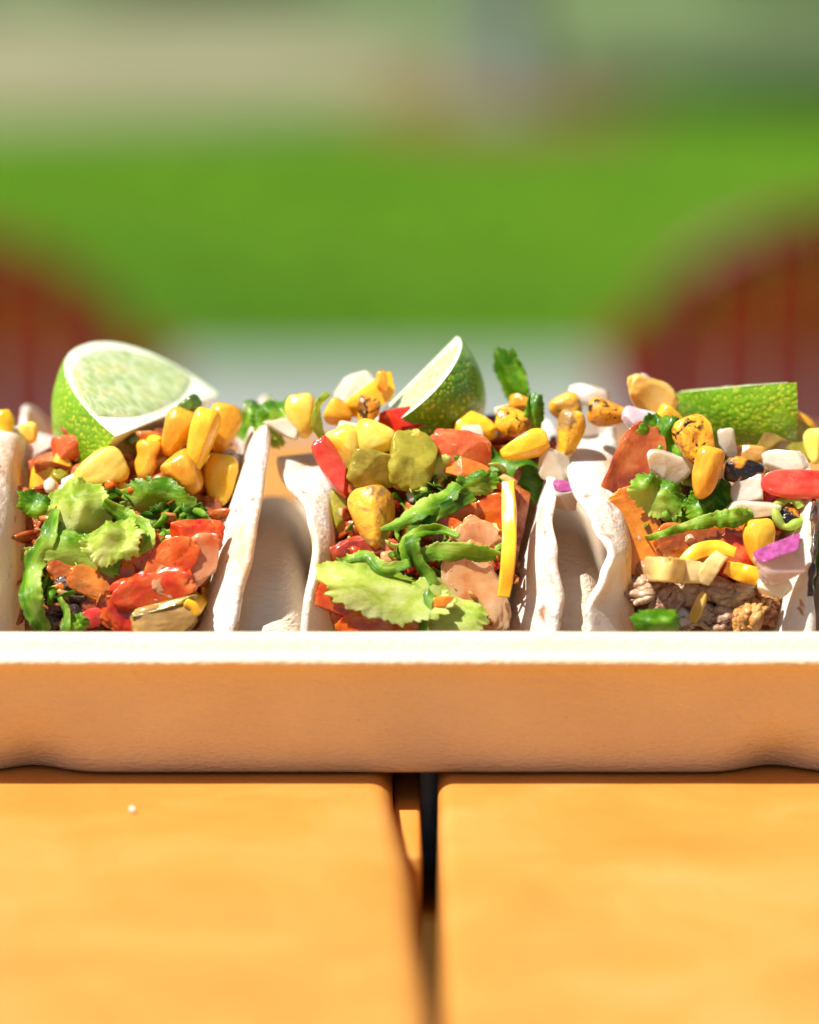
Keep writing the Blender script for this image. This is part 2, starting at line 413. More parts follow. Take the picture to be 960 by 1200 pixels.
# ------------------------------------------------------------------ moulded tray
def rr_loop(hx, y0, y1, r, n=26, ns=150):
    """rounded rectangle outline, dense along the front"""
    pts = []
    def seg(a, b, m):
        for i in range(m): pts.append((lerp(a[0], b[0], i / m), lerp(a[1], b[1], i / m)))
    def arc(cx, cy, a0):
        for i in range(n): a = a0 + math.pi / 2 * i / n; pts.append((cx + r * math.cos(a), cy + r * math.sin(a)))
    seg((-hx + r, y0), (hx - r, y0), ns); arc(hx - r, y0 + r, -math.pi / 2)
    seg((hx, y0 + r), (hx, y1 - r), 30); arc(hx - r, y1 - r, 0)
    seg((hx - r, y1), (-hx + r, y1), 60); arc(-hx + r, y1 - r, math.pi / 2)
    seg((-hx, y1 - r), (-hx, y0 + r), 30); arc(-hx + r, y0 + r, math.pi)
    return pts
tray = tag(empty('taco_tray', (0, .075, 0)), 'pale moulded pulp tray with ridges between three tacos on the wooden table', 'tray')
HX, TY0, TY1 = .134, -.0065, .154
# (inset, z): underside -> outer wall -> lip -> bead -> inside -> floor
prof = [(.040, .0016), (.0210, .0004), (.0172, .0004), (.0158, .0013), (.0146, .0040), (.0133, .0075), (.0115, .0125), (.0095, .018), (.0075, .0235),
        (.0061, .0272), (.0044, .0286), (.0012, .0287), (.0002, .0292), (.0000, .0300), (.0004, .0308), (.0014, .0312), (.0026, .0309), (.0034, .0306),
        (.0041, .0312), (.0047, .0331), (.0057, .0345), (.0072, .0350), (.0090, .0347), (.0102, .0336), (.0110, .0310), (.0122, .0240), (.0140, .013), (.0158, .006), (.019, .0036), (.03, .0034)]
V, n0 = [], None
for ins, z in prof:
    loop = rr_loop(HX - ins, TY0 + ins, TY1 - ins, max(.006, .02 - ins))
    n0 = len(loop)
    for x, y in loop:
        yy = y; zz = z * 1.05
        if y < .06 and z < .026 and ins < .0240:            # two scooped feet at the foot of the front wall
            for cx in (-.0885, .0855):
                yy += .0060 * math.exp(-((x - cx) / .0085) ** 2) * math.exp(-(z / .0085) ** 2)
        a = .00022 * noise.noise(Vector((x * 60, y * 60, z * 90)))
        zz += (.00028 * noise.noise(Vector((x * 22, y * 22, 3.1)))) if z > .026 else 0
        V.append((x, yy - .075 + a, zz))
F = [(i * n0 + j, i * n0 + (j + 1) % n0, (i + 1) * n0 + (j + 1) % n0, (i + 1) * n0 + j) for i in range(len(prof) - 1) for j in range(n0)]
F += [tuple(range(n0))[::-1], tuple((len(prof) - 1) * n0 + j for j in range(n0))]
mesh_obj('shell', V, F, M['tray'], tray)
def ridge(xc, hw=.0132):
    ny, nx = 46, 25; V = []
    for i in range(ny):
        y = lerp(.0190, .137, i / (ny - 1))
        top = interp([(.0190, .020), (.0215, .0330), (.032, .0430), (.052, .0500), (.085, .0505), (.118, .044), (.132, .030), (.137, .022)], y)
        for k in range(nx):
            a = lerp(-1, 1, k / (nx - 1)); c = 1 - abs(a) ** 3.2
            z = .003 + (top - .003) * c
            V.append((xc + a * lerp(hw * 1.25, hw, (z - .003) / .047), y - .075, z))
    return mesh_obj('ridge', V, grid_faces(ny, nx), M['tray'], tray)
RID = (-.1085, -.0345, .0375, .1075)
for x in RID: ridge(x)

# ------------------------------------------------------------------ tortillas
YC = .076
def tortilla(name, label, xl_b, xl_t, xr_b, xr_t, ztl, ztr, flL, flR, seed, ly=.0605, char=False):
    zb = .0072; cr = .006
    def wallx(side, z):
        return lerp(xl_b, xl_t, (z - .03) / .04) if side < 0 else lerp(xr_b, xr_t, (z - .03) / .04)
    xc = .5 * (wallx(-1, zb) + wallx(1, zb))
    ns, ny = 121, 91; V = []
    for j in range(ns):
        q = lerp(-.992, .992, j / (ns - 1)); side = -1 if q < 0 else 1
        wf = abs(wallx(side, zb + cr) - xc) - cr
        zt = ztl if side < 0 else ztr
        smax = wf + cr * math.pi / 2 + (zt - zb - cr)
        s = abs(q) * smax
        if s < wf: x, z = xc + side * s, zb
        elif s < wf + cr * math.pi / 2:
            a = (s - wf) / cr; x, z = xc + side * (wf + cr * math.sin(a)), zb + cr - cr * math.cos(a)
        else:
            z = zb + cr + (s - wf - cr * math.pi / 2); x = wallx(side, z)
        ch = ly * (1 - abs(q) ** 4.2) ** (1 / 2.6)
        for i in range(ny):
            p = lerp(-1, 1, i / (ny - 1)); p = math.copysign(abs(p) ** .72, p)
            y = YC + p * ch + .0022 * noise.noise(Vector((seed, z * 60, side * 5 + 1))) * (1 if z > .012 else 0)
            e = (1 - abs(p)) * ch
            dx = 0
            if p < 0: dx = interp(flL if side < 0 else flR, z) * math.exp(-(e / .0052) ** 1.25)
            else: dx = .006 * side * math.exp(-e / .012) * noise.noise(Vector((seed + 4, z * 40, side)))
            k = min(1, max(0, (z - .012) / .02))
            dx += k * (.0012 * noise.noise(Vector((y * 45, z * 45, seed + side * 3))) + .00035 * noise.noise(Vector((y * 150, z * 150, seed + side * 7))))
            V.append((x + dx, y, z + .0006 * noise.noise(Vector((x * 120, y * 120, seed)))))
    o = mesh_obj(name, V, grid_faces(ns, ny), M['tortilla'])
    mod(o, 'SOLIDIFY', thickness=.0022, offset=0.0)
    mod(o, 'SUBSURF', levels=1, render_levels=1)
    # origin at the base
    if char:
        pth = [Vector(V[j * ny]) for j in range(ns // 2, ns) if .041 < V[j * ny][2] < .066]
        pth = [pth[0] * (1 - t) + pth[-1] * t if False else pth[int(t * (len(pth) - 1))] for t in [q / 23 for q in range(24)]]
        cv, cf = tube(pth, [.0009 * max(.35, .8 + 1.0 * noise.noise(Vector((q * .45, 3, seed)))) for q in range(24)], 8)
        c = mesh_obj('charred_rim', [p - Vector((xc, YC, zb)) for p in cv], cf, M['char'], o)
    o.data.transform(Matrix.Translation((-xc, -YC, -zb))); o.location = (xc, YC, zb)
    tag(o, label, 'tortilla', 'folded flour tortillas in the tray')
    return o
tortilla('tortilla', 'flour tortilla folded round the filling topped by the large lime wedge', -.0935, -.0955, -.0500, -.0385, .0735, .0755,
         [(.02, -.004), (.035, -.006), (.045, -.003), (.055, -.0035), (.07, -.005)], [(.018, .005), (.03, .0080), (.045, .0068), (.06, .0060), (.075, .0035)], 1.3)
tortilla('tortilla', 'flour tortilla of the middle taco, its edge freckled with brown', -.0190, -.0185, .0236, .0360, .0665, .070,
         [(.018, -.004), (.035, -.0055), (.05, -.0040), (.058, -.0055), (.066, -.0140)], [(.018, .007), (.03, .0108), (.040, .0092), (.050, .0045), (.058, .0010), (.068, -.001)], 5.1)
tortilla('tortilla', 'flour tortilla with a wavy twisted edge and a charred rim, round the pulled pork', .0528, .0500, .0862, .0945, .0710, .070,
         [(.018, -.008), (.030, -.0112), (.038, -.0105), (.045, -.0070), (.050, -.0048), (.056, -.0085), (.064, -.0120), (.071, -.0125)], [(.018, .006), (.03, .0078), (.045, .0048), (.07, .002)], 9.7, char=True)

# ------------------------------------------------------------------ bed of filling in each taco
BV_V, BV_F = [], []
def bed(label, xl_b, xl_t, xr_b, xr_t, prof, mat, seed):
    nx, ny = 70, 110; V = []
    for j in range(ny):
        y = lerp(.0225, .130, (j / (ny - 1)) ** 1.25)
        zc = interp(prof, y)
        for i in range(nx):
            a = lerp(-1, 1, i / (nx - 1))
            z = zc - .006 * abs(a) ** 4
            q = (z - .03) / .04
            l, r = lerp(xl_b, xl_t, q), lerp(xr_b, xr_t, q)
            x = lerp(l, r, (a + 1) / 2)
            p = Vector((x * 95, y * 95, z * 95 + seed))
            d = .0034 * noise.noise(p) + .0018 * noise.noise(p * 2.3) + .0009 * noise.noise(p * 5.1)
            V.append(Vector((x, y - .55 * d, max(.009, z + d))))
    f = grid_faces(nx=0 or ny, nv=nx) if False else grid_faces(ny, nx)
    b = len(BV_V); BV_V.extend(V); BV_F.extend([tuple(b + k for k in q) for q in f])
    o = mesh_obj('taco_filling', V, f, mat)
    return tag(o, label, 'filling', kind='stuff')
PR = [(.0225, .014), (.0245, .030), (.0285, .042), (.035, .053), (.045, .0635), (.058, .0715), (.072, .0730), (.095, .066), (.115, .048), (.13, .02)]
PR3 = [(.0225, .014), (.0245, .030), (.0285, .042), (.035, .053), (.045, .0610), (.056, .0650), (.072, .0655), (.095, .060), (.115, .044), (.13, .02)]
bed('dark saucy chopped filling under the large lime wedge and corn', -.0912, -.0930, -.0520, -.0415, PR, M['mound'], 0)
bed('red saucy chopped filling inside the middle taco', -.0172, -.0165, .0215, .0325, PR, M['mound'], 20)
bed('brown shredded meat bed in the taco with the charred tortilla rim', .0545, .0520, .0850, .0945, PR3, M['mound_pork'], 40)
BVH = BVHTree.FromPolygons(BV_V, BV_F)
def where(u, v, lift=.0, y=None):
    lift *= .8
    if y is None:
        h = BVH.ray_cast(CAM, ray(u, v))
        if h[0] is not None: return h[0] - ray(u, v) * lift
        y = .058
    elif y > .02: y += .005
    return P(u, v, y) - ray(u, v) * lift
def orient(ang=0, tx=0, ty=0):
    """local x/y in the picture plane turned by ang, then leaned back/sideways"""
    m = VIEW @ Matrix.Rotation(R_(ang), 3, 'Z') @ Matrix.Rotation(R_(tx), 3, 'X') @ Matrix.Rotation(R_(ty), 3, 'Y')
    return m.to_quaternion()

# ------------------------------------------------------------------ food shapes
def ico(n):
    bm = bmesh.new(); bmesh.ops.create_icosphere(bm, subdivisions=n, radius=1)
    v = [x.co.copy() for x in bm.verts]; f = [tuple(q.index for q in p.verts) for p in bm.faces]; bm.free()
    return v, f
ICO3, ICO4 = ico(3), ico(5)
UID = [0]
def fresh(): UID[0] += 1; return UID[0]
def superell(w_, h_, d_, p=4.0, taper=0.0, bend=0.0, bendy=0.0, nz=.06, nzs=1.6, shear=0.0, seed=0, res=4, twist=0.0, cuts=5):
    """rounded block w x h x d (metres), local axes x,y,z; bend curls it about y, bendy about x"""
    v0, f = ICO3 if res == 3 else ICO4
    out = []; sd = Vector((seed * 3.17, seed * 1.31, seed * .73))
    rn = random.Random(seed * 13 + 5); planes = []
    for k in range(cuts):
        n_ = Vector((rn.gauss(0, 1), rn.gauss(0, 1), rn.gauss(0, .8) + .25)).normalized()
        planes.append((n_, rn.uniform(.62, .92)))
    for c in v0:
        r = (abs(c.x) ** p + abs(c.y) ** p + abs(c.z) ** p) ** (-1 / p)
        q = c * r
        k = 1 + nz * noise.noise(c * nzs + sd) + nz * .5 * noise.noise(c * nzs * 2.7 + sd)
        q = q * k
        for n_, d0 in planes:
            e = q.dot(n_) - d0
            if e > 0: q = q - n_ * (e * .93)
        x, y, z = q.x * (1 + taper * q.y) + shear * q.y, q.y * (1 + .4 * taper * q.x), q.z
        x, y, z = x * w_ / 2, y * h_ / 2, z * d_ / 2
        if twist:
            a = twist * y / (h_ / 2); x, z = x * math.cos(a) - z * math.sin(a), x * math.sin(a) + z * math.cos(a)
        if abs(bend) > 1e-4:
            r_ = w_ / bend; a = x / r_; x, z = (r_ - z) * math.sin(a), r_ - (r_ - z) * math.cos(a)
            z = -z if False else z
        if abs(bendy) > 1e-4:
            r_ = h_ / bendy; a = y / r_; y, z = (r_ - z) * math.sin(a), r_ - (r_ - z) * math.cos(a)
        out.append(Vector((x, y, z)))
    return out, f
def kernel_mesh(w_, l_, d_, seed, dent=.35, waist=0.0):
    v0, f = ICO4; out = []; sd = Vector((seed * 2.1, seed * .7, seed * 1.9))
    rn = random.Random(seed * 7 + 1); planes = []
    for k in range(4):
        a = rn.uniform(0, 6.283); planes.append((Vector((math.cos(a), rn.uniform(-.35, .15), math.sin(a))).normalized(), rn.uniform(.60, .86)))
    for c in v0:
        p = 2.5
        r = (abs(c.x) ** p + abs(c.y) ** p + abs(c.z) ** p) ** (-1 / p); q = c * r
        for n_, d0 in planes:
            e = q.dot(n_) - d0
            if e > 0: q = q - n_ * (e * .6)
        t = (q.y + 1) / 2
        wd = .56 + .44 * min(1, t * 1.45) ** .9 - waist * math.exp(-((t - .62) / .16) ** 2)
        y = q.y
        rr = math.hypot(q.x, q.z)
        if q.y > .3: y -= dent * .5 * math.exp(-(rr / .5) ** 2) * (q.y - .3)
        k = 1 + .055 * noise.noise(c * 1.5 + sd) + .02 * noise.noise(c * 4 + sd)
        out.append(Vector((q.x * wd * w_ / 2, y * l_ / 2, q.z * (.7 + .3 * wd) * d_ / 2)) * k)
    return out, f
G_CORN = 'grilled corn kernels on the tacos'
def corn(u, v, w_, h_, ang, label, mat='corn', lift=.0025, y=None, tx=0, ty=0, waist=0.0, d=None):
    s = fresh(); W, H = w_ * PX * 1.06, h_ * PX * 1.02
    vv, f = kernel_mesh(W, H, d * PX if d else min(W, H) * .82, s, waist=waist)
    o = mesh_obj('corn_kernel', vv, f, M[mat], loc=where(u, v, lift, y), rot=orient(ang, tx, ty))
    return tag(o, label, 'corn kernel', G_CORN)
def chunk(name, cat, u, v, w_, h_, d_, ang, label, mat, p=4.5, lift=.002, y=None, tx=0, ty=0, group=None, **k):
    s = fresh()
    if name == 'onion_piece':
        rn = random.Random(s * 5 + 2); p = max(p, 6.0) if p > 3.5 else p; d_ *= .72; k.setdefault('bend', rn.uniform(.3, .8)); k.setdefault('cuts', 4)
        w_ *= .92; h_ *= .92; tx += rn.uniform(-38, 12); ty += rn.uniform(-25, 25); k.setdefault('taper', rn.uniform(-.22, .22)); k.setdefault('shear', rn.uniform(-.2, .2))
    vv, f = superell(w_ * PX * 1.16, h_ * PX * 1.16, d_ * PX * 1.16, p=p, seed=s, **k)
    o = mesh_obj(name, vv, f, M[mat], loc=where(u, v, lift, y), rot=orient(ang, tx, ty))
    return tag(o, label, cat, group)
def spline(pts, n):
    """Catmull-Rom through 3D points"""
    p = [Vector(q) for q in pts]; p = [p[0] * 2 - p[1]] + p + [p[-1] * 2 - p[-2]]; out = []
    m = len(p) - 3
    for i in range(n):
        t = i / (n - 1) * m; k = min(int(t), m - 1); t -= k
        a, b, c, d = p[k:k + 4]
        out.append(.5 * ((2 * b) + (c - a) * t + (2 * a - 5 * b + 4 * c - d) * t * t + (3 * b - a - 3 * c + d) * t ** 3))
    return out
def ribbon(name, cat, pts, widths, label, mat, lift=.003, ruffle=.5, twist=0.0, thick=.00035, group=None, fold=.22, n=96, y=None, tw0=0.0):
    """a shred: strip swept along pixels (u, v, lift mm), ruffled along its edges"""
    s = fresh()
    P3 = []
    for q in pts:
        P3.append(where(q[0], q[1], (q[2] / 1000 + .004 if len(q) > 2 else lift), y))
    rr_ = random.Random(s * 11 + 3)
    if twist == 0.0 and 'cheese' not in name: twist = rr_.uniform(-.8, .8); tw0 = tw0 + rr_.uniform(-.4, .4) - twist / 2; fold = fold * rr_.uniform(-1.2, 1.2)
    path = spline(P3, n); m = 9; V = []
    wl = [(i / (len(widths) - 1), wv) for i, wv in enumerate(widths)]
    base = path[len(path) // 2].copy(); LN = sum((path[i + 1] - path[i]).length for i in range(n - 1)) ; UV = []
    for i, c in enumerate(path):
        t = i / (n - 1)
        tg = (path[min(n - 1, i + 1)] - path[max(0, i - 1)]).normalized()
        toward = (CAM - c).normalized()
        sd = tg.cross(toward).normalized(); nn = sd.cross(tg).normalized()
        a = tw0 + twist * t + .5 * noise.noise(Vector((s, t * 4, .3)))
        sd, nn = sd * math.cos(a) + nn * math.sin(a), nn * math.cos(a) - sd * math.sin(a)
        w_ = interp(wl, t) * PX * (1.0 if 'cheese' in name else .95)
        for k in range(m):
            b = lerp(-1, 1, k / (m - 1))
            ru = ruffle * w_ * abs(b) ** 1.5 * (noise.noise(Vector((t * LN * 130, math.copysign(2.2, b), s * 2.3))) + .4 * noise.noise(Vector((t * LN * 330, b, s * 1.3))))
            cup = fold * w_ * (.8 * abs(b))
            wob = 1 + .22 * noise.noise(Vector((t * LN * 160, math.copysign(3, b), s))) + .20 * noise.noise(Vector((t * LN * 520, math.copysign(3, b), s))) + .22 * noise.noise(Vector((t * LN * 1300, math.copysign(3, b), s)))
            if 'cheese' in name: wob = 1 + .05 * noise.noise(Vector((t * LN * 200, math.copysign(3, b), s)))
            V.append(c + sd * (b * w_ / 2 * wob) + nn * (ru * 1.6 - cup) - base); UV.append((t, (b + 1) / 2))
    o = mesh_obj(name, V, grid_faces(n, m), M[mat], loc=base, uv=UV)
    mod(o, 'SOLIDIFY', thickness=thick, offset=0.0); mod(o, 'SUBSURF', levels=1, render_levels=1)
    return tag(o, label, cat, group)
def leaf(name, cat, u, v, w_, h_, ang, label, mat, lift=.003, y=None, tx=0, ty=0, crumple=.18, folds=2.0, lobes=.15, group=None, thick=.00035, cup=0.0, pt=2.3):
    """a crumpled leaf patch with uneven edge"""
    s = fresh(); crumple *= .68; lobes *= 1.5; nu, nv = 64, 40; V = []; UV = []; W, H = w_ * PX * .58, h_ * PX * .60; lift += .003
    for i in range(nu):
        for j in range(nv):
            a, b = lerp(-1, 1, i / (nu - 1)), lerp(-1, 1, j / (nv - 1))
            # square to rounded outline
            k = max(abs(a), abs(b)); an = math.atan2(b, a)
            rr = (abs(math.cos(an)) ** pt + abs(math.sin(an)) ** pt) ** (-1 / pt)
            rr *= 1 + lobes * noise.noise(Vector((math.cos(an) * 1.7, math.sin(an) * 1.7, s * 1.7))) + lobes * .6 * noise.noise(Vector((math.cos(an) * 5, math.sin(an) * 5, s))) + lobes * .6 * noise.noise(Vector((math.cos(an) * 12, math.sin(an) * 12, s))) + lobes * .3 * noise.noise(Vector((math.cos(an) * 26, math.sin(an) * 26, s)))
            x, yy = k * rr * math.cos(an), k * rr * math.sin(an)
            q = Vector((x * folds * .5, yy * folds * .4, s * 1.9))
            pl = math.sin(folds * 2.6 * x + 2.2 * noise.noise(Vector((x * .8, yy * .9, s * 3.1))) + s)     # pleats fan out towards the free edge
            z = crumple * (.75 * pl * (.35 + .65 * max(0, (yy + 1) / 2) ** 1.3) + 1.1 * noise.noise(q) + .25 * noise.noise(q * 3.1))
            z += crumple * .45 * k ** 5 * noise.noise(Vector((math.cos(an) * 6, math.sin(an) * 6, s)))
            z += -cup * (x * x + yy * yy) - .22 * yy * yy
            yy += crumple * .5 * noise.noise(q + Vector((7, 0, 0)))
            UV.append((i / (nu - 1), j / (nv - 1)))
            V.append(Vector((x * W, yy * H, z * min(W, H) * 2.0)))
    o = mesh_obj(name, V, grid_faces(nu, nv), M[mat], loc=where(u, v, lift, y), rot=orient(ang, tx, ty), uv=UV)
    mod(o, 'SOLIDIFY', thickness=thick, offset=0.0); mod(o, 'SUBSURF', levels=1, render_levels=1)
    return tag(o, label, cat, group)

def lime(label, center, c, m_, n_out, a_, r_, phi, t0=-1.0, t1=1.0, pw=2.3):
    """wedge of an ellipsoid: axis c, first cut face towards m_, skin sweeps away from n_out; t0..t1 = kept part of the axis"""
    c = Vector(c).normalized(); m_ = Vector(m_); m_ = (m_ - c * m_.dot(c)).normalized()
    k_ = -(c.cross(m_)); k_ = k_ if k_.dot(Vector(n_out)) < 0 else -k_       # sweep direction (away from the face normal)
    root = empty('lime_wedge', center); nt_, nph = 49, 33
    rad = lambda t: r_ * math.sqrt(max(0.0, 1 - abs(t) ** pw))
    def pt(t, ph, f=1.0): return c * (t * a_) + (m_ * math.cos(ph) + k_ * math.sin(ph)) * rad(t) * f
    ts = [lerp(t0, t1, .5 - .5 * math.cos(math.pi * i / (nt_ - 1))) for i in range(nt_)]
    V = [pt(t, lerp(0, phi, j / (nph - 1))) * (1 + .012 * noise.noise(pt(t, lerp(0, phi, j / (nph - 1))) * 160)) for t in ts for j in range(nph)]
    mesh_obj('peel', V, grid_faces(nt_, nph), M['lime_peel'], root)
    # pith: two flat cut faces (and the end where the wedge was halved)
    for ph in (0.0, phi):
        V = []
        for t in ts:
            for j in range(9): V.append(pt(t, ph, j / 8 * .999))
        mesh_obj('pith', V, grid_faces(nt_, 9), M['lime_pith'], root)
        # pulp: gently domed, inside the pith
        nn = c.cross(m_ * math.cos(ph) + k_ * math.sin(ph)).normalized()
        out = -(-m_ * math.sin(ph) + k_ * math.cos(ph)) if ph == 0 else (-m_ * math.sin(ph) + k_ * math.cos(ph))
        V = []; NA, NB = 41, 17; UVp = [(i / 40, j / 16) for i in range(41) for j in range(17)]
        tc_, th = (t0 + t1) / 2, (t1 - t0) / 2
        for i in range(NA):
            tt = tc_ + th * .90 * math.cos(math.pi * (1 - i / (NA - 1)))
            e = math.sin(math.pi * i / (NA - 1))
            rm = max(0.0, rad(tt) - r_ * .10)
            for j in range(NB):
                b = j / (NB - 1)
                lo = r_ * .07; lo = lo + max(0, rm - lo) * .75 * (1 - e) ** 1.5
                f = lerp(lo, rm, b) if rm > lo else lo
                hgt = .0001 + .0004 * (e * math.sin(math.pi * b)) ** .45
                hgt += .00035 * noise.noise(Vector((tt * 9, b * 3, ph)))*e*math.sin(math.pi*b)
                if e < 1e-6 or b in (0.0, 1.0): hgt = -.0001
                V.append(c * (tt * a_) + (m_ * math.cos(ph) + k_ * math.sin(ph)) * f + out * hgt)
        mesh_obj('pulp', V, grid_faces(NA, NB), M['lime_flesh'], root, uv=UVp)
    for t in (t0, t1):
        if abs(t) < .99:
            V = [pt(t, lerp(0, phi, j / 16), i / 8 * .999) for i in range(9) for j in range(17)]
            mesh_obj('cut_end', V, grid_faces(9, 17), M['lime_pith'], root)
            V = [pt(t, lerp(.06, phi - .06, j / 16), lerp(.1, .84, i / 8)) + c * (.0012 if t > 0 else -.0012) * (math.sin(math.pi * j / 16) * math.sin(math.pi * i / 8)) ** .4 for i in range(9) for j in range(17)]
            mesh_obj('pulp', V, grid_faces(9, 17), M['lime_flesh'], root, uv=[(j / 16, i / 8) for i in range(9) for j in range(17)])
    return tag(root, label, 'lime wedge', 'lime wedges garnishing the tacos')
#LIMES
lime('large lime wedge with its cut face up, on the leftmost taco', P(197, 486, .066), (.42, .90, .04), (-.80, .28, .56), (.5, -.2, .8), .0262, .0285, R_(80))
lime('pointed lime wedge standing upright on the middle taco', P(482, 448, .068), (.70, .20, .68), (.25, -.96, .04), (-.71, -.16, .67), .0160, .0205, R_(85), pw=1.9)
lime('lime wedge showing only green peel, on the pulled pork taco', P(908, 452, .072), (.985, .14, .05), (.05, -.97, .20), (0, .2, .97), .0260, .0225, R_(88), -1.0, 0.0, pw=1.5)

#ITEMS
exec_items = True
G_ON, G_LET, G_CAB, G_PEP, G_CHE, G_PORK = ('chopped onion pieces', 'lettuce and herb shreds', 'spicy cabbage pieces', 'pepper pieces', 'cheese shreds', 'pulled pork shreds')
# --- taco with the large lime
corn(55, 562, 44, 40, 80, 'round glossy corn kernel beside the folded pale lettuce, lowest at the outer end', lift=.004)
corn(72, 548, 46, 24, 75, 'half hidden flat corn kernel behind the round one', lift=.001)
corn(118, 552, 48, 68, -65, 'fat pale corn kernel with a yellow tip, directly under the lime peel', 'corn_pale', lift=.005, tx=-10)
corn(34, 507, 24, 26, 20, 'tiny pale corn kernel at the tortilla edge by the big lime', 'corn_pale', y=.052)
corn(173, 540, 36, 54, -8, 'small waisted corn kernel with dark specks', lift=.005, waist=.28)
corn(216, 555, 52, 54, 35, 'round smooth corn kernel with one dark speck, middle of the heap', lift=.006)
corn(207, 506, 40, 62, -25, 'square-topped corn kernel leaning against the lime', y=.047)
corn(236, 514, 40, 78, -14, 'longest corn kernel, standing upright in the heap beside the lime', y=.041)
corn(261, 500, 42, 60, -12, 'corn kernel at the top of the heap next to the lime tip', y=.050)
corn(259, 562, 42, 64, -6, 'rectangular corn kernel above the pink onion', lift=.006)
chunk('onion_piece', 'onion', 45, 526, 42, 48, 18, -20, 'translucent pinkish onion slab under the peel of the large lime', 'onion_pink', lift=.003, bend=.6, group=G_ON)
chunk('tomato_piece', 'tomato', 86, 525, 46, 28, 24, 5, 'orange red tomato piece shaded under the large lime', 'tomato', y=.048)
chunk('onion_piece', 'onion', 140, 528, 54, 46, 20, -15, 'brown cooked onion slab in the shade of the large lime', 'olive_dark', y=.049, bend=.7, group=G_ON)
chunk('pepper_piece', 'pepper', 222, 475, 26, 16, 16, 35, 'dark green pepper stub under the tip of the large lime', 'pepper_green', y=.052, group=G_PEP)
leaf('lettuce_shred', 'lettuce', 306, 494, 52, 62, 25, 'frosty pale lettuce curl behind the tortilla near the tallest corn', 'lettuce', y=.062, tx=-35, crumple=.3, group=G_LET)
chunk('onion_piece', 'onion', 286, 541, 20, 14, 10, -20, 'tiny white onion sliver tucked beside the rectangular corn kernel', 'onion', lift=.003, group=G_ON)
chunk('onion_piece', 'onion', 290, 478, 14, 12, 10, 0, 'tiny peach onion crumb above the frosty lettuce curl', 'onion_pink', y=.062, group=G_ON)
ribbon('lettuce_shred', 'lettuce', [(-6, 548, 9), (8, 590, 9), (19, 610, 9), (15, 626, 8), (6, 640, 8)], [5, 8, 8, 7, 4], 'thin dark green lettuce thread hanging at the outermost tortilla', 'lettuce_dark', group=G_LET, ruffle=.1)
leaf('lettuce_shred', 'lettuce', 45, 592, 44, 26, -28, 'small wet green leaf tip left of the folded pale lettuce', 'herb', lift=.006, tx=-10, group=G_LET)
leaf('lettuce_shred', 'lettuce', 92, 592, 58, 66, 10, 'crumpled pale yellow green lettuce fold under the fat corn kernel', 'lettuce_pale', lift=.008, tx=-12, crumple=.34, folds=1.8, group=G_LET, cup=.2)
leaf('lettuce_shred', 'lettuce', 132, 632, 66, 44, 12, 'pale pleated lettuce end with a scalloped edge', 'lettuce_pale', lift=.010, tx=-22, crumple=.32, folds=2.6, group=G_LET)
leaf('lettuce_shred', 'lettuce', 92, 645, 92, 40, -14, 'broad green lettuce strip beneath the pale fold', 'lettuce', lift=.006, tx=-18, crumple=.22, folds=1.5, group=G_LET)
leaf('lettuce_shred', 'lettuce', 185, 585, 72, 36, -6, 'shaded green lettuce under the small waisted corn kernel', 'lettuce', lift=.004, tx=15, group=G_LET)
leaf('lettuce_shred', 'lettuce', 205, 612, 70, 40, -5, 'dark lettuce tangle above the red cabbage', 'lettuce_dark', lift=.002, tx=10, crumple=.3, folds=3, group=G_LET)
ribbon('lettuce_shred', 'lettuce', [(120, 590, 6), (145, 605, 7), (168, 618, 7), (172, 635, 7), (160, 650, 6)], [16, 22, 20, 16, 8], 'curled green lettuce shred beside the pleated pale end', 'lettuce', group=G_LET)
ribbon('lettuce_shred', 'lettuce', [(66, 596, 7), (56, 628, 9), (40, 662, 9), (36, 700, 8), (52, 742, 6)], [10, 22, 26, 30, 22], 'long glossy green lettuce strip falling to the tray rim', 'lettuce', group=G_LET, ruffle=.5)
ribbon('lettuce_shred', 'lettuce', [(7, 634, 8), (14, 648, 8), (34, 652, 7)], [8, 12, 12], 'short pale lettuce tip crossing to the outermost tortilla', 'lettuce_pale', group=G_LET)
ribbon('lettuce_shred', 'lettuce', [(70, 700, 6), (78, 718, 6), (76, 740, 6)], [6, 9, 12], 'thin light lettuce shred over the blackened meat', 'lettuce', group=G_LET)
leaf('lettuce_shred', 'lettuce', 90, 731, 26, 18, 20, 'little ruffled lettuce scrap at the rim beside the red pepper bit', 'lettuce', lift=.006, crumple=.3, group=G_LET)
for (u, v, a, b, an, lb) in ((66, 672, 26, 20, 20, 'topmost glossy blackened meat bit'), (80, 690, 30, 22, -30, 'brown glossy meat bit among the blackened ones'), (66, 706, 24, 22, 40, 'blackened meat bit beside the long lettuce strip'),
                          (94, 700, 26, 20, 15, 'blackened meat bit beside the cabbage'), (88, 718, 28, 18, -15, 'lowest blackened meat bit above the red pepper'), (60, 728, 18, 16, 5, 'small black meat bit near the tray rim')):
    chunk('meat_piece', 'meat', u, v, a, b, 18, an, lb, 'char', p=3, lift=.003, nz=.22, nzs=2.2, group='charred meat bits')
chunk('pepper_piece', 'pepper', 109, 724, 28, 20, 16, 10, 'bright red pepper bit just above the tray rim', 'tomato_red', lift=.004, p=3, group=G_PEP)
CAB = 'cabbage'
def cab(u, v, w_, h_, ang, label, mat='kimchi', lift=.003, d=14, bend=.7, bendy=.3, tx=0, ty=0, nz=.16, y=None):
    return chunk('cabbage_piece', CAB, u, v, w_ * 1.18, h_ * 1.2, d, ang, label, mat, p=3.2, lift=lift + .0015, bend=bend, bendy=bendy, nz=nz, nzs=1.8, tx=tx, ty=ty, group=G_CAB, res=4, y=y, cuts=2)
cab(88, 668, 46, 26, -10, 'dark red cabbage piece under the broad green lettuce strip', 'kimchi_dark')
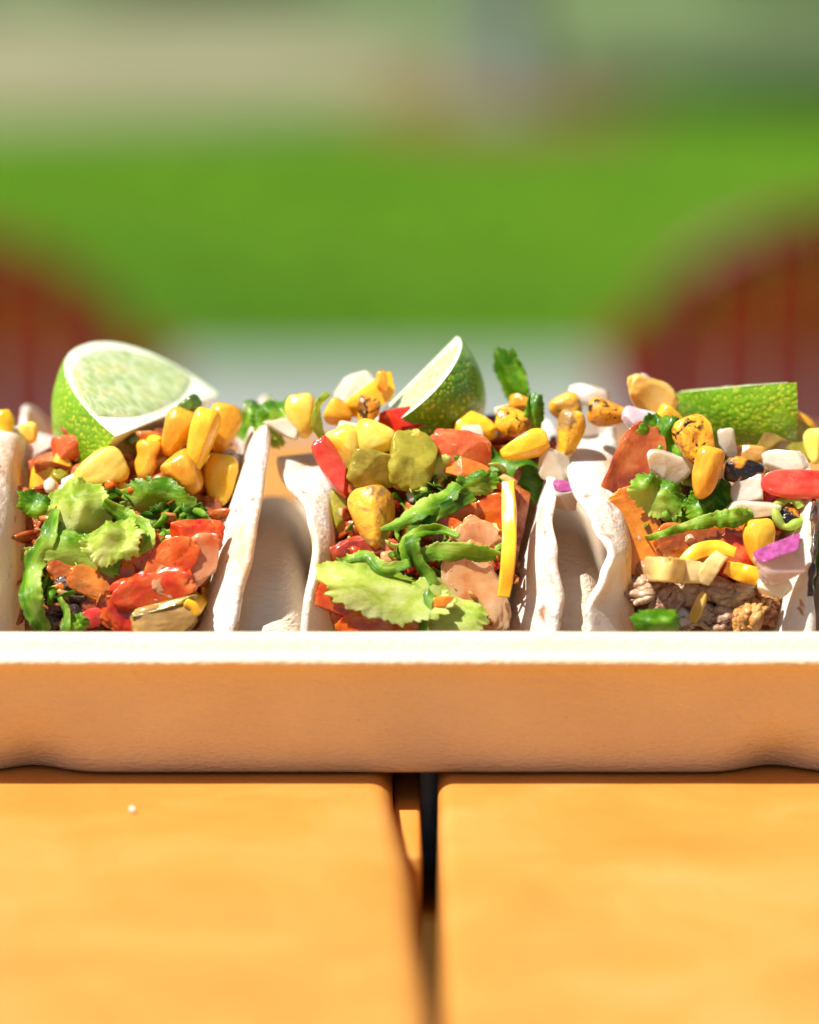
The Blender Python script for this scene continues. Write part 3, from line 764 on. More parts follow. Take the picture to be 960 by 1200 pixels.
cab(106, 684, 40, 24, -25, 'rusty cabbage sliver beside the blackened meat', 'kimchi_dark', .004)
cab(136, 684, 42, 44, -35, 'orange cabbage piece with a thin folded edge', 'kimchi', .004)
cab(150, 712, 44, 40, 50, 'orange cabbage wedge behind the brown pepper chunk', 'kimchi', .003)
cab(168, 655, 40, 50, -30, 'red orange cabbage slab below the pleated lettuce end', 'kimchi', .004)
cab(229, 629, 46, 30, 0, 'wet red topped cabbage piece, uppermost of the glossy heap', 'kimchi', .006)
cab(222, 664, 70, 34, 38, 'pale translucent glossy cabbage piece lying slantwise by the cheese', 'kimchi_pale', .008)
cab(196, 660, 58, 34, 35, 'glistening orange cabbage slab in the middle of the heap', 'kimchi', .007)
cab(180, 690, 70, 30, 12, 'deep orange cabbage strip at the foot of the glossy heap', 'kimchi', .005)
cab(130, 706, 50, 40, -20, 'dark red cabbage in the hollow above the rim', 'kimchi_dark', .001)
chunk('onion_piece', 'onion', 262, 609, 44, 34, 16, -15, 'pinkish lilac onion petal below the rectangular corn kernel', 'onion_lilac', lift=.005, bend=.8, group=G_ON)
ribbon('cheese_shred', 'cheese', [(284, 608, 8), (268, 640, 10), (250, 676, 11), (226, 712, 10)], [20, 22, 24, 22], 'thick yellow cheese strip slanting along the tortilla wall', 'cheese', thick=.0022, ruffle=.05, group=G_CHE, fold=.15)
tan = chunk('pepper_piece', 'pepper', 198, 726, 74, 34, 30, 6, 'tan glossy pepper chunk with a speckled yellow green rim, on the tray rim', 'tan', lift=.008, bend=.4, group=G_PEP)
vv, f = superell(80 * PX, 12 * PX, 32 * PX, p=3.4, seed=77, nz=.12, bend=.4, cuts=2)
c = mesh_obj('speckled_rim', vv, f, M['olive'], tan, rot=Quaternion((0, 0, 1), R_(10))); c.location = (-4 * PX, 17 * PX, .0008)
chunk('tomato_piece', 'tomato', 276, 585, 26, 30, 14, 10, 'sliver of orange tomato against the tortilla above the cheese strip', 'carrot', lift=.001)
corn(4, 500, 26, 44, 5, 'corn kernel cut by the picture edge above the outermost tortilla', y=.055)

# --- middle taco
leaf('lettuce_shred', 'lettuce', 322, 487, 50, 40, 25, 'bright lettuce leaf poking out left of the pale upright kernel', 'lettuce', y=.055, tx=-30, crumple=.25, group=G_LET)
chunk('onion_piece', 'onion', 332, 500, 38, 18, 12, -30, 'white onion strip resting on the middle tortilla flap', 'onion', y=.050, group=G_ON)
corn(354, 486, 38, 54, 8, 'pale upright corn kernel at the outer end of the middle taco', 'corn_pale', y=.052)
ribbon('lettuce_shred', 'lettuce', [(386, 462, 0), (372, 476, 0), (370, 496, 0), (378, 512, 0)], [10, 16, 16, 10], 'pale watery lettuce curl beside the upright kernel', 'lettuce_pale', y=.048, group=G_LET)
corn(397, 484, 34, 34, 60, 'corn kernel behind the pale lettuce curl on the middle taco', y=.054)
chunk('onion_piece', 'onion', 416, 456, 50, 34, 18, 12, 'beige square onion slab at the top of the middle taco', 'onion', y=.062, p=6, group=G_ON)
chunk('pepper_piece', 'pepper', 434, 467, 58, 26, 14, 35, 'yellow pepper strip with an orange tip pointing up', 'pepper_yellow', y=.056, taper=.25, group=G_PEP)
chunk('pepper_piece', 'pepper', 448, 447, 12, 22, 9, 5, 'tiny orange pepper tip on the yellow strip', 'pepper_orange', y=.054, p=3, group=G_PEP)
corn(430, 481, 30, 38, -15, 'small charred kernel under the yellow pepper strip', 'corn_char', y=.047)
chunk('pepper_piece', 'pepper', 477, 490, 64, 24, 18, 12, 'shiny red pepper strip in front of the upright lime', 'pepper_red', y=.049, bend=.5, group=G_PEP)
corn(441, 513, 46, 54, 75, 'pale topped corn kernel below the red pepper strip', 'corn_pale', y=.042)
corn(404, 523, 44, 50, 25, 'corn kernel with a frosted top above the red strip at the tortilla', y=.041, mat='corn_pale')
chunk('onion_piece', 'onion', 410, 501, 26, 12, 10, -10, 'tiny pink onion bit between two kernels on the middle taco', 'onion_pink', y=.044, group=G_ON)
chunk('pepper_piece', 'pepper', 437, 551, 50, 40, 30, -15, 'translucent olive pepper dice above the big front kernel', 'olive', y=.036, group=G_PEP, nz=.15)
chunk('pepper_piece', 'pepper', 483, 541, 46, 60, 30, -10, 'tall olive yellow pepper dice beside the orange tomato', 'olive', y=.037, group=G_PEP, nz=.14)
chunk('pepper_piece', 'pepper', 484, 518, 24, 26, 18, 20, 'little amber pepper point on top of the tall olive dice', 'amber', y=.039, p=3, group=G_PEP)
chunk('pepper_piece', 'pepper', 391, 549, 24, 66, 14, 28, 'long red pepper strip leaning on the middle tortilla wall', 'tomato_red', y=.036, bendy=.4, group=G_PEP)
corn(437, 607, 56, 80, 12, 'big front corn kernel with a grey brown blistered patch', 'corn_brown', lift=.010, tx=-8)
chunk('pepper_piece', 'pepper', 405, 600, 26, 52, 20, 10, 'olive pepper sliver at the tortilla beside the big front kernel', 'olive', lift=.004, group=G_PEP)
chunk('pepper_piece', 'pepper', 505, 494, 68, 34, 22, -3, 'amber pepper slab lying under the upright lime', 'amber', y=.056, p=5, group=G_PEP)
corn(556, 502, 40, 54, 80, 'corn kernel under the peel of the upright lime', y=.050)
chunk('onion_piece', 'onion', 552, 507, 26, 18, 14, 10, 'greenish glassy onion bit on a kernel below the upright lime', 'onion', y=.045, group=G_ON)
corn(601, 494, 34, 44, 80, 'charred kernel below the standing herb leaf', 'corn_char', y=.047)
corn(614, 473, 24, 38, 80, 'small kernel at the foot of the standing herb leaf', y=.054)
leaf('herb_leaf', 'herb', 626, 486, 24, 44, -10, 'dark bent herb leaf draped over the small kernel', 'herb', y=.050, ty=20, crumple=.25, group=G_LET)
leaf('herb_leaf', 'herb', 598, 442, 30, 62, 22, 'green herb leaf standing up alone against the blurred patio', 'herb', y=.064, ty=-25, crumple=.28, folds=1.6, group=G_LET)
chunk('onion_piece', 'onion', 589, 480, 18, 14, 10, 0, 'white onion crumb by the standing herb leaf', 'onion', y=.054, group=G_ON)
corn(616, 523, 36, 60, -72, 'plump long kernel lying above the cheese shred', y=.040)
chunk('tomato_piece', 'tomato', 537, 531, 66, 44, 30, -8, 'orange tomato dice in the middle of the middle taco', 'tomato', y=.040, p=4, nz=.14)
chunk('tomato_piece', 'tomato', 548, 552, 44, 24, 20, -20, 'darker tomato piece below the orange dice', 'carrot', y=.036)
leaf('herb_leaf', 'herb', 597, 551, 92, 44, -24, 'broad veined herb leaf reaching to the freckled tortilla', 'herb', lift=.002, tx=-18, crumple=.22, folds=1.8, lobes=.3, group=G_LET)
leaf('herb_leaf', 'herb', 560, 566, 44, 26, 10, 'small round bright herb leaf left of the broad veined one', 'lettuce', lift=.007, crumple=.22, group=G_LET)
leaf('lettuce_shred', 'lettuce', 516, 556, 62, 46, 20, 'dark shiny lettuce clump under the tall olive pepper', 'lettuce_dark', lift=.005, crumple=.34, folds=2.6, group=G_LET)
leaf('lettuce_shred', 'lettuce', 512, 548, 34, 30, 40, 'bright lettuce point rising from the dark clump', 'lettuce_pale', lift=.009, crumple=.25, group=G_LET)
ribbon('lettuce_shred', 'lettuce', [(446, 620, 13), (468, 612, 12), (492, 598, 10), (520, 584, 8), (536, 566, 6)], [6, 16, 26, 28, 20], 'bright edged lettuce ribbon running to the big front kernel', 'lettuce', group=G_LET, tw0=.5)
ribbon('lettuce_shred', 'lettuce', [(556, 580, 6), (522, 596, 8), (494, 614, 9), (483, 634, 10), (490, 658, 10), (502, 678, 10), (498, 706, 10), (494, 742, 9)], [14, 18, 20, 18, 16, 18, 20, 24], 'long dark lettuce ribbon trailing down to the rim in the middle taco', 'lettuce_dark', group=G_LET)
ribbon('lettuce_shred', 'lettuce', [(396, 622, 5), (394, 640, 7), (404, 656, 8), (430, 650, 9), (450, 667, 10), (480, 660, 10)], [8, 12, 14, 14, 16, 12], 'wavy thin lettuce shred below the big front kernel', 'lettuce', group=G_LET)
ribbon('lettuce_shred', 'lettuce', [(478, 664, 8), (474, 640, 8), (486, 626, 9), (512, 622, 9), (538, 630, 8)], [10, 14, 14, 14, 8], 'looping green lettuce thread in the middle taco', 'herb', group=G_LET)
ribbon('lettuce_shred', 'lettuce', [(492, 650, 8), (520, 646, 8), (552, 648, 8), (586, 652, 7)], [18, 24, 26, 16], 'horizontal olive green lettuce strip left of the cheese shred', 'lettuce', group=G_LET, ruffle=.25)
leaf('lettuce_shred', 'lettuce', 452, 690, 130, 56, -16, 'large pale sunlit lettuce leaf across the front of the middle taco', 'lettuce_pale', lift=.009, tx=-25, crumple=.16, folds=1.6, lobes=.14, group=G_LET)
leaf('lettuce_shred', 'lettuce', 524, 712, 90, 52, -28, 'white green lettuce leaf end dipping below the rim', 'lettuce_pale', lift=.009, tx=-22, crumple=.2, folds=1.8, group=G_LET)
chunk('carrot_piece', 'carrot', 518, 706, 28, 12, 10, 5, 'small orange bit lying on the white green lettuce', 'pepper_orange', lift=.0135, p=3)
cab(556, 692, 46, 78, 18, 'translucent pinkish cabbage with red flecks beside the cheese shred', 'kimchi_pale', .004, bend=.5)
cab(560, 612, 62, 40, 20, 'rusty translucent cabbage under the broad herb leaf', 'kimchi', .002)
cab(520, 622, 60, 26, -22, 'orange triangular cabbage slice between the lettuce ribbons', 'kimchi', .004)
cab(560, 634, 44, 34, -35, 'amber cabbage slice behind the olive lettuce strip', 'kimchi_pale', .003)
cab(426, 712, 84, 40, -18, 'orange wet cabbage slab at the rim below the large pale leaf', 'kimchi', .005, bend=.4)
cab(448, 732, 80, 24, -4, 'red cabbage edge glistening just above the tray rim', 'kimchi', .008, bend=.3)
cab(582, 722, 26, 44, -12, 'dark red cabbage sliver against the freckled tortilla', 'kimchi_dark', .003)
cab(428, 655, 60, 36, 5, 'dark red cabbage behind the wavy lettuce shred', 'kimchi_dark', .001)
cab(400, 720, 20, 40, 10, 'thin orange cabbage strip against the middle tortilla', 'kimchi', .004)
ribbon('cheese_shred', 'cheese', [(596, 566, 7), (597, 604, 9), (596, 650, 10), (590, 700, 10)], [15, 17, 17, 14], 'straight yellow cheese shred hanging beside the freckled tortilla', 'cheese', thick=.0026, ruffle=.02, group=G_CHE, fold=.05)
chunk('onion_piece', 'onion', 653, 549, 40, 34, 26, -20, 'beige onion dice perched between the middle tortilla and its neighbour', 'onion', y=.040, group=G_ON)
def purple_onion(u, v, w_, h_, d_, ang, label, y=None, lift=.003, tx=0, ty=0):
    s = fresh()
    vv, f = superell(w_ * PX, h_ * PX, d_ * PX, p=5, seed=s, nz=.08, bend=.3)
    o = mesh_obj('onion_piece', vv, f, M['onion_pink'], loc=where(u, v, lift, y), rot=orient(ang, tx, ty))
    tag(o, label, 'onion', G_ON)
    vv, f = superell(w_ * PX * .93, h_ * PX * .12, d_ * PX * .86, p=6, seed=s, nz=.05, bend=.3)
    c = mesh_obj('purple_skin', vv, f, M['onion_skin'], o); c.location = (0, h_ * PX * .47, 0)
    return o
purple_onion(664, 582, 36, 28, 30, -8, 'red onion piece with a purple face, caught between the middle and pork tortillas', y=.036, tx=32)
corn(584, 738, 16, 14, 0, 'crumb of corn at the rim beside the freckled tortilla', lift=.006)

# --- taco with pulled pork
corn(664, 481, 42, 42, 30, 'charred green flecked kernel at the outer end of the pork taco', 'corn_brown', y=.058)
corn(667, 508, 34, 60, -12, 'brownish kernel standing against the twisted tortilla', 'corn_brown', y=.044)
chunk('onion_piece', 'onion', 690, 462, 46, 26, 16, -8, 'white puffed onion behind the charred kernels of the pork taco', 'onion', y=.070, p=2.6, group=G_ON)
corn(713, 483, 36, 54, 85, 'wide kernel with a charred top edge beside the lilac onion', 'corn_char', y=.050)
chunk('onion_piece', 'onion', 747, 494, 36, 28, 22, -15, 'lilac white onion dice beside the wide charred kernel', 'onion_lilac', y=.046, group=G_ON)
chunk('onion_piece', 'onion', 764, 466, 60, 40, 24, -22, 'large yellow translucent onion petal next to the green lime peel', 'corn_pale', y=.054, bend=.7, p=2.7, cuts=3, nz=.12, group=G_ON)
chunk('onion_piece', 'onion', 758, 448, 22, 14, 10, -30, 'pinkish ragged onion end above the yellow petal', 'onion_pink', y=.054, p=3, nz=.3, group=G_ON)
corn(786, 490, 34, 38, 60, 'round kernel behind the spotted charred one', y=.048)
leaf('herb_leaf', 'herb', 776, 515, 50, 52, -30, 'dark green herb leaf left of the spotted charred kernel', 'herb', y=.041, crumple=.28, folds=2.2, group=G_LET)
chunk('onion_piece', 'onion', 780, 549, 52, 36, 20, -20, 'glassy wet onion slice under the dark herb leaf', 'onion', y=.036, bend=.6, group=G_ON)
cab(738, 562, 40, 96, -22, 'orange brown slab standing inside the twisted tortilla', 'kimchi_dark', .0, d=9, y=.036)  # darker material carries the shade behind the tortilla curl in its colour
cab(744, 622, 46, 72, 8, 'orange slab below the tall one, above the pale cheese bar', 'carrot', .0, d=9, y=.031)
leaf('lettuce_shred', 'lettuce', 772, 578, 58, 40, -30, 'frosted green lettuce piece in front of the orange slab', 'lettuce', lift=.007, tx=-15, crumple=.28, group=G_LET)
corn(815, 517, 48, 64, 22, 'spotted charred kernel, tallest in the pork taco', 'corn_char', y=.035)
corn(829, 553, 38, 64, -16, 'smooth yellow bean shaped kernel in front of the spotted one', y=.029, waist=.06)
corn(874, 552, 32, 54, 84, 'almost black charred kernel on a white onion dice', 'corn_black', y=.034)
chunk('onion_piece', 'onion', 877, 575, 44, 30, 24, 4, 'square white onion dice right under the blackened kernel', 'onion', y=.032, p=6, group=G_ON)
chunk('onion_piece', 'onion', 882, 599, 60, 22, 22, -3, 'flat white onion strip under the square dice', 'onion', y=.029, p=6, group=G_ON)
chunk('onion_piece', 'onion', 919, 541, 46, 30, 22, 12, 'white onion dice above the red tomato slice', 'onion', y=.038, p=5, group=G_ON)
chunk('onion_piece', 'onion', 852, 519, 18, 32, 12, 10, 'narrow white onion piece under the green lime peel', 'onion', y=.042, group=G_ON)
chunk('pepper_piece', 'pepper', 877, 531, 36, 18, 16, -3, 'amber pepper bit below the green lime peel', 'amber', y=.044, group=G_PEP)
chunk('pepper_piece', 'pepper', 906, 517, 40, 38, 24, 15, 'brown olive pepper chunk beside the lower lime corner', 'olive_dark', y=.050, group=G_PEP)
corn(937, 495, 26, 40, 70, 'orange kernel at the top near the picture edge', y=.062)
chunk('onion_piece', 'onion', 938, 516, 54, 36, 24, -35, 'greenish yellow glassy onion curve near the picture edge', 'olive', y=.050, bend=.8, group=G_ON)
corn(957, 522, 30, 44, 0, 'kernel half out of the picture above the tomato slice', 'corn_pale', y=.046)
chunk('tomato_piece', 'tomato', 938, 568, 80, 30, 22, -3, 'shiny red tomato slice at the pork taco', 'tomato_red', y=.030, p=2.8, res=4, nz=.06)
chunk('tomato_piece', 'tomato', 902, 584, 26, 16, 14, 0, 'small red tomato corner left of the slice', 'tomato_red', y=.033, p=3)
rv, rf = tube([Vector((math.cos(a) * 16 * PX, math.sin(a) * 19 * PX * (1 + .15 * math.cos(a * 2)), .0006 * math.sin(a * 3))) for a in [q / 28 * 5.6 for q in range(29)]], [PX * (5 + 1.2 * math.sin(q * .9)) for q in range(29)], 10)
ring = mesh_obj('pepper_piece', rv, rf, M['lettuce'], loc=where(925, 601, 0, .026), rot=orient(30, -20, 15))
tag(ring, 'green pepper curl with a dark seed hollow below the tomato slice', 'pepper', G_PEP)
vv, f = superell(24 * PX, 30 * PX, 10 * PX, p=2.4, seed=91, nz=.2, cuts=2)
c = mesh_obj('seed_core', vv, f, M['corn_black'], ring); c.location = (0, 0, -.001)
leaf('herb_leaf', 'herb', 826, 594, 40, 34, -35, 'small bright herb leaf behind the long lettuce stem', 'herb', lift=.006, crumple=.25, group=G_LET)
leaf('herb_leaf', 'herb', 800, 604, 30, 34, 10, 'dark herb leaf hanging behind the long lettuce stem', 'lettuce_dark', lift=.004, crumple=.25, group=G_LET)
leaf('herb_leaf', 'herb', 852, 588, 24, 44, 25, 'frilly herb tip between the bean shaped kernel and white onion', 'herb', lift=.006, crumple=.3, group=G_LET)
ribbon('lettuce_shred', 'lettuce', [(728, 638, 8), (762, 630, 10), (800, 618, 11), (836, 610, 11), (866, 606, 10), (882, 600, 9)], [5, 8, 11, 20, 24, 12], 'long tapering bright lettuce stem across the pork taco', 'lettuce', group=G_LET, ruffle=.4)
cab(830, 640, 90, 44, -4, 'dark red cabbage behind the long lettuce stem', 'kimchi_dark', .002)
cab(858, 650, 36, 36, 20, 'rusty cabbage bit behind the yellow cheese curl', 'kimchi', .002)
corn(891, 637, 40, 62, 6, 'blocky kernel beside the purple onion piece', lift=.008)
purple_onion(920, 657, 64, 38, 34, 22, 'red onion piece with a bright purple top, resting on the charred tortilla', y=.0165, lift=0, tx=28)
chunk('onion_piece', 'onion', 908, 687, 38, 26, 20, -10, 'beige onion bit below the bright purple onion', 'onion', y=.0185, p=3, group=G_ON)
ribbon('cheese_shred', 'cheese', [(800, 660, 7), (818, 646, 8), (840, 642, 8), (862, 648, 7)], [12, 16, 16, 10], 'arched yellow cheese curl under the long lettuce stem', 'cheese', thick=.0022, group=G_CHE, ruffle=.05, fold=.2)
ribbon('cheese_shred', 'cheese', [(822, 682, 7), (834, 664, 8), (846, 650, 8)], [18, 20, 16], 'short pale cheese piece crossing the end of the pale bar', 'cheese_pale', thick=.0024, group=G_CHE, ruffle=.05, fold=.1)
ribbon('cheese_shred', 'cheese', [(850, 664, 7), (866, 670, 8), (890, 676, 8)], [14, 20, 20], 'flat bright yellow cheese flake left of the purple onion', 'cheese', thick=.002, group=G_CHE, ruffle=.1, fold=.2)
ribbon('cheese_shred', 'cheese', [(732, 664, 6), (768, 667, 7), (800, 669, 7), (826, 672, 6)], [26, 28, 28, 24], 'thick pale cheese bar over the pulled pork', 'cheese_pale', thick=.0035, group=G_CHE, ruffle=.02, fold=.1)
PK = [(760, 694, 44, 30, 20, 'pinkish pork shred under the end of the pale cheese bar', 'pork'), (745, 716, 30, 36, -20, 'brown pork shred against the twisted tortilla', 'pork'),
      (782, 706, 40, 32, 40, 'pork lump in the middle of the shredded meat', 'pork'), (806, 694, 40, 26, 15, 'grey brown pork shred below the cheese pieces', 'pork'),
      (836, 690, 48, 30, -12, 'rounded greyish pork lump under the flat cheese flake', 'pork'), (862, 698, 40, 28, 10, 'pork shred beside the beige onion bit', 'pork'),
      (818, 720, 44, 28, -15, 'pork lump just above the rim beside the light sliver', 'pork'), (796, 728, 34, 24, 10, 'pork shred at the rim by the green lettuce scrap', 'pork'),
      (846, 726, 40, 26, 12, 'low pork shred left of the orange one', 'pork'), (877, 722, 42, 38, 80, 'orange brown pork chunk at the tray rim', 'pork_orange'), (772, 730, 40, 20, 0, 'flat pork shred hidden behind the green scrap', 'pork'),
      (898, 712, 24, 44, -20, 'orange pork strip leaning on the charred tortilla', 'pork_orange')]
def pork(u, v, w_, h_, ang, label, mat):
    sd = fresh(); rn = random.Random(sd * 17); V, F = [], []
    def add(vv, ff):
        b = len(V); V.extend(vv); F.extend([tuple(b + k for k in q) for q in ff])
    add(*superell(w_ * PX * 1.05, h_ * PX * .95, 20 * PX, p=2.4, seed=sd, nz=.3, nzs=2.2, bend=.4, cuts=0, res=3))
    for k in range(16):
        L = w_ * PX * rn.uniform(.45, .95); y0 = rn.uniform(-.42, .42) * h_ * PX; x0 = rn.uniform(-.2, .2) * w_ * PX; z0 = 8 * PX * (1 - (y0 / (h_ * PX * .5)) ** 2) * rn.uniform(.75, 1.1)
        bow = rn.uniform(-1, 1) * h_ * PX * .15; dr = rn.gauss(0, .22); rd = rn.uniform(.0005, .0011)
        path = [Vector((x0 + (t - .5) * L, y0 + dr * (t - .5) * L + bow * math.sin(math.pi * t) + .0006 * noise.noise(Vector((t * 5, k, sd))), z0 + .0012 * math.sin(math.pi * t) + .0008 * noise.noise(Vector((t * 4, k + 9, sd))))) for t in [q / 11 for q in range(12)]]
        add(*tube(path, [rd * (.7 + .4 * math.sin(math.pi * (q + .6) / 12.2)) * (1 + .25 * noise.noise(Vector((q * .9, k, sd)))) for q in range(12)], 7))
    o = mesh_obj('pork_shred', V, F, M[mat], loc=where(u, v, .003), rot=orient(ang, rn.uniform(-25, 10), rn.uniform(-20, 20)))
    return tag(o, label, 'pork', G_PORK)
for q in PK: pork(*q)
chunk('onion_piece', 'onion', 818, 712, 12, 36, 8, -22, 'light golden onion sliver standing among the pork', 'amber', lift=.009, p=3, group=G_ON)
chunk('onion_piece', 'onion', 803, 722, 20, 22, 12, 10, 'pink wet onion bit beside the golden sliver', 'onion_pink', lift=.007, p=3, group=G_ON)
leaf('lettuce_shred', 'lettuce', 771, 729, 46, 26, 4, 'bright green lettuce scrap sitting on the tray rim', 'herb', y=.0105, crumple=.22, cup=.5, group=G_LET)
ribbon('lettuce_shred', 'lettuce', [(944, 704, 0), (950, 680, 0), (957, 648, 0), (962, 622, 0)], [8, 14, 16, 10], 'dark lettuce shred outside the charred tortilla', 'lettuce_dark', y=.034, group=G_LET)
# small chopped bits filling the hollows of each taco
def bits(label, u0, u1, v0, v1, n, mat, seed):
    rnd = random.Random(seed); V, F = [], []
    v_s, f_s = ico(2)
    for i in range(n):
        u, v = rnd.uniform(u0, u1), rnd.uniform(v0, v1)
        h = BVH.ray_cast(CAM, ray(u, v))
        if h[0] is None: continue
        q = Quaternion((rnd.gauss(0, 1), rnd.gauss(0, 1), rnd.gauss(0, 1), rnd.gauss(0, 1))).normalized()
        sx, sy, sz = rnd.uniform(.004, .010), rnd.uniform(.0012, .0030), rnd.uniform(.0004, .0009)
        b = len(V); sd = Vector((i * 1.7, i * .3, 0))
        for c in v_s:
            k = 1 + .35 * noise.noise(c * 1.6 + sd)
            V.append(h[0] + q @ Vector((c.x * sx * k, c.y * sy * k, c.z * sz * k)))
        F += [tuple(b + k for k in f) for f in f_s]
    o = mesh_obj('taco_filling', V, F, M[mat]); return tag(o, label, 'filling', kind='stuff')
def strands(label, areas, n, mats, seed):
    """finely cut lettuce threads, tangled over the filling"""
    rn = random.Random(seed); V, F, MI, UV = [], [], [], []
    for i in range(n):
        u0, u1, v0, v1 = rn.choice(areas); u, v = rn.uniform(u0, u1), rn.uniform(v0, v1); a = rn.uniform(0, 6.28); L = rn.uniform(26, 62); k = rn.uniform(-2.4, 2.4)
        pts = []
        for q in range(5):
            t = q / 4 - .5; aa = a + k * t
            uu, vv_ = u + math.cos(aa) * L * t, v + math.sin(aa) * L * t * .8
            h = BVH.ray_cast(CAM, ray(uu, vv_))
            if h[0] is None or not (u0 - 14 < uu < u1 + 14): break
            pts.append(h[0] - ray(uu, vv_) * (rn.uniform(.003, .0075)))
        if len(pts) < 5: continue
        path = spline(pts, 18); b0 = len(V); wd = rn.uniform(5, 13) * PX; tw = rn.uniform(-3, 3); t0 = rn.uniform(0, 6.28)
        for q, c in enumerate(path):
            tg = (path[min(17, q + 1)] - path[max(0, q - 1)]).normalized(); sd = tg.cross((CAM - c).normalized()).normalized(); nn = sd.cross(tg)
            an = t0 + tw * q / 17; sd2 = sd * math.cos(an) + nn * math.sin(an)
            ww = wd * (.5 + .5 * math.sin(math.pi * (q + 1) / 19)) * (1 + .35 * noise.noise(Vector((q * .7, i, 2))))
            for b in (-.5, 0, .5):
                V.append(c + sd2 * (b * ww) + nn * (.0004 if b == 0 else 0)); UV.append((q / 17, b + .5))
        m_ = rn.randrange(len(mats))
        for f in grid_faces(18, 3): F.append(tuple(b0 + k_ for k_ in f)); MI.append(m_)
    o = mesh_obj('shredded_lettuce', V, F, None, uv=UV)
    for m_ in mats: o.data.materials.append(M[m_])
    o.data.polygons.foreach_set('material_index', MI)
    mod(o, 'SOLIDIFY', thickness=.0003, offset=0.0); mod(o, 'SUBSURF', levels=1, render_levels=1)
    return tag(o, label, 'lettuce', kind='stuff')
strands('fine lettuce threads tangled through the taco with the large lime', [(40, 170, 575, 660), (150, 240, 560, 625), (34, 80, 640, 735)], 30, ['lettuce', 'lettuce_pale', 'herb', 'lettuce_dark'], 3)
strands('fine lettuce threads tangled through the middle taco', [(400, 600, 545, 690), (450, 580, 540, 640)], 30, ['lettuce', 'lettuce_dark', 'herb', 'lettuce_pale'], 4)
strands('fine lettuce threads tangled through the pulled pork taco', [(750, 900, 540, 640)], 14, ['lettuce', 'herb', 'lettuce_pale'], 6)
def dice(label, areas, n, mats, seed):
    rn = random.Random(seed); V, F, MI = [], [], []
    for i in range(n):
        u0, u1, v0, v1 = rn.choice(areas); u, v = rn.uniform(u0, u1), rn.uniform(v0, v1)
        h = BVH.ray_cast(CAM, ray(u, v))
        if h[0] is None: continue
        sz = rn.uniform(9, 21) * PX
        vv, ff = superell(sz * rn.uniform(.8, 1.5), sz, sz * rn.uniform(.5, .9), p=4.5, seed=500 + seed * 100 + i, nz=.15, cuts=4, res=3)
        q = Quaternion((rn.gauss(0, 1), rn.gauss(0, 1), rn.gauss(0, 1), rn.gauss(0, 1))).normalized(); b = len(V); m_ = rn.randrange(len(mats))
        c = h[0] - ray(u, v) * rn.uniform(.001, .004)
        V += [c + q @ p for p in vv]; F += [tuple(b + k for k in f) for f in ff]; MI += [m_] * len(ff)
    o = mesh_obj('chopped_relish', V, F, None)
    for m_ in mats: o.data.materials.append(M[m_])
    o.data.polygons.foreach_set('material_index', MI)
    return tag(o, label, 'relish', kind='stuff')
RM = ['amber', 'olive', 'onion', 'onion_pink', 'tomato', 'corn', 'pepper_green', 'kimchi', 'kimchi_pale']
dice('finely chopped relish between the kernels by the large lime', [(30, 285, 508, 575)], 46, RM, 1)
dice('finely chopped relish between the kernels of the middle taco', [(385, 640, 495, 580)], 60, RM, 2)
dice('finely chopped relish between the pieces of the pulled pork taco', [(740, 955, 495, 640)], 64, RM, 3)
dice('fine red cabbage crumbs low in the taco with the large lime', [(60, 240, 640, 735)], 50, ['kimchi', 'kimchi_dark', 'kimchi_pale'], 4)
dice('fine red cabbage crumbs low in the middle taco', [(400, 590, 590, 735)], 60, ['kimchi', 'kimchi_dark', 'kimchi_pale', 'pepper_red'], 5)
bits('chopped orange red bits in the hollows of the taco with the large lime', 30, 285, 500, 735, 60, 'bits', 1)
bits('chopped orange red bits in the hollows of the middle taco', 395, 630, 490, 735, 60, 'bits', 2)
bits('chopped orange brown bits in the hollows of the pulled pork taco', 735, 945, 480, 660, 40, 'bits', 3)

vv, f = superell(.0011, .0032, .0008, p=2.2, seed=301, nz=.2, cuts=0, res=3)
tag(mesh_obj('crumb', vv, f, M['tortilla'], loc=P(155, 952, -.0195) * 1.0, rot=Quaternion((0, 0, 1), .3)), 'tiny white crumb on the plank in front of the tray', 'crumb')
bpy.data.objects['crumb'].location.z = .0007

# ------------------------------------------------------------------ two red slatted garden chairs on the patio
def garden_chair(label, x, y, rz):
    root = tag(empty('garden_chair', (x, y, GZ), rz), label, 'chair', 'red slatted garden chairs')
    hw, zs, h = .285, .655, .155
    arch = lambda t: zs + h * max(0, 1 - abs(t / .292) ** 2.8) ** .5
    path = [(-hw, .02, .40), (-hw, .01, .55)] + [(hw * math.sin(a), 0, arch(hw * math.sin(a))) for a in [lerp(-math.pi / 2, math.pi / 2, i / 24) for i in range(25)]] + [(hw, .01, .55), (hw, .02, .40)]
    v, f = tube(path, .012, 10); mesh_obj('back_frame', v, f, M['chair_gloss'], root)
    for k in range(-6, 7):
        xx = k * .0435
        if abs(xx) > hw - .02: continue
        box_obj('back_slat', (xx - .0195, xx + .0195, -.006, .006, .40, arch(xx) - .012), M['chair'], root, .003)
    box_obj('back_rail', (-hw, hw, -.012, .012, .385, .425), M['chair'], root, .004)
    for k in range(7):
        yy = -.44 + k * .068
        box_obj('seat_slat', (-.27, .27, yy - .028, yy + .028, .395, .415), M['chair'], root, .004)
    for sx in (-.25, .25):
        for yy in (-.42, -.02):
            box_obj('leg', (sx - .02, sx + .02, yy - .02, yy + .02, .001, .394), M['chair'], root, .004)
        box_obj('armrest', (sx - .05 if sx < 0 else sx - .01, sx + .01 if sx < 0 else sx + .05, -.46, .0, .60, .622), M['chair'], root, .005)
        box_obj('arm_post', (sx - .018, sx + .018, -.43, -.395, .416, .599), M['chair'], root, .004)
    return root
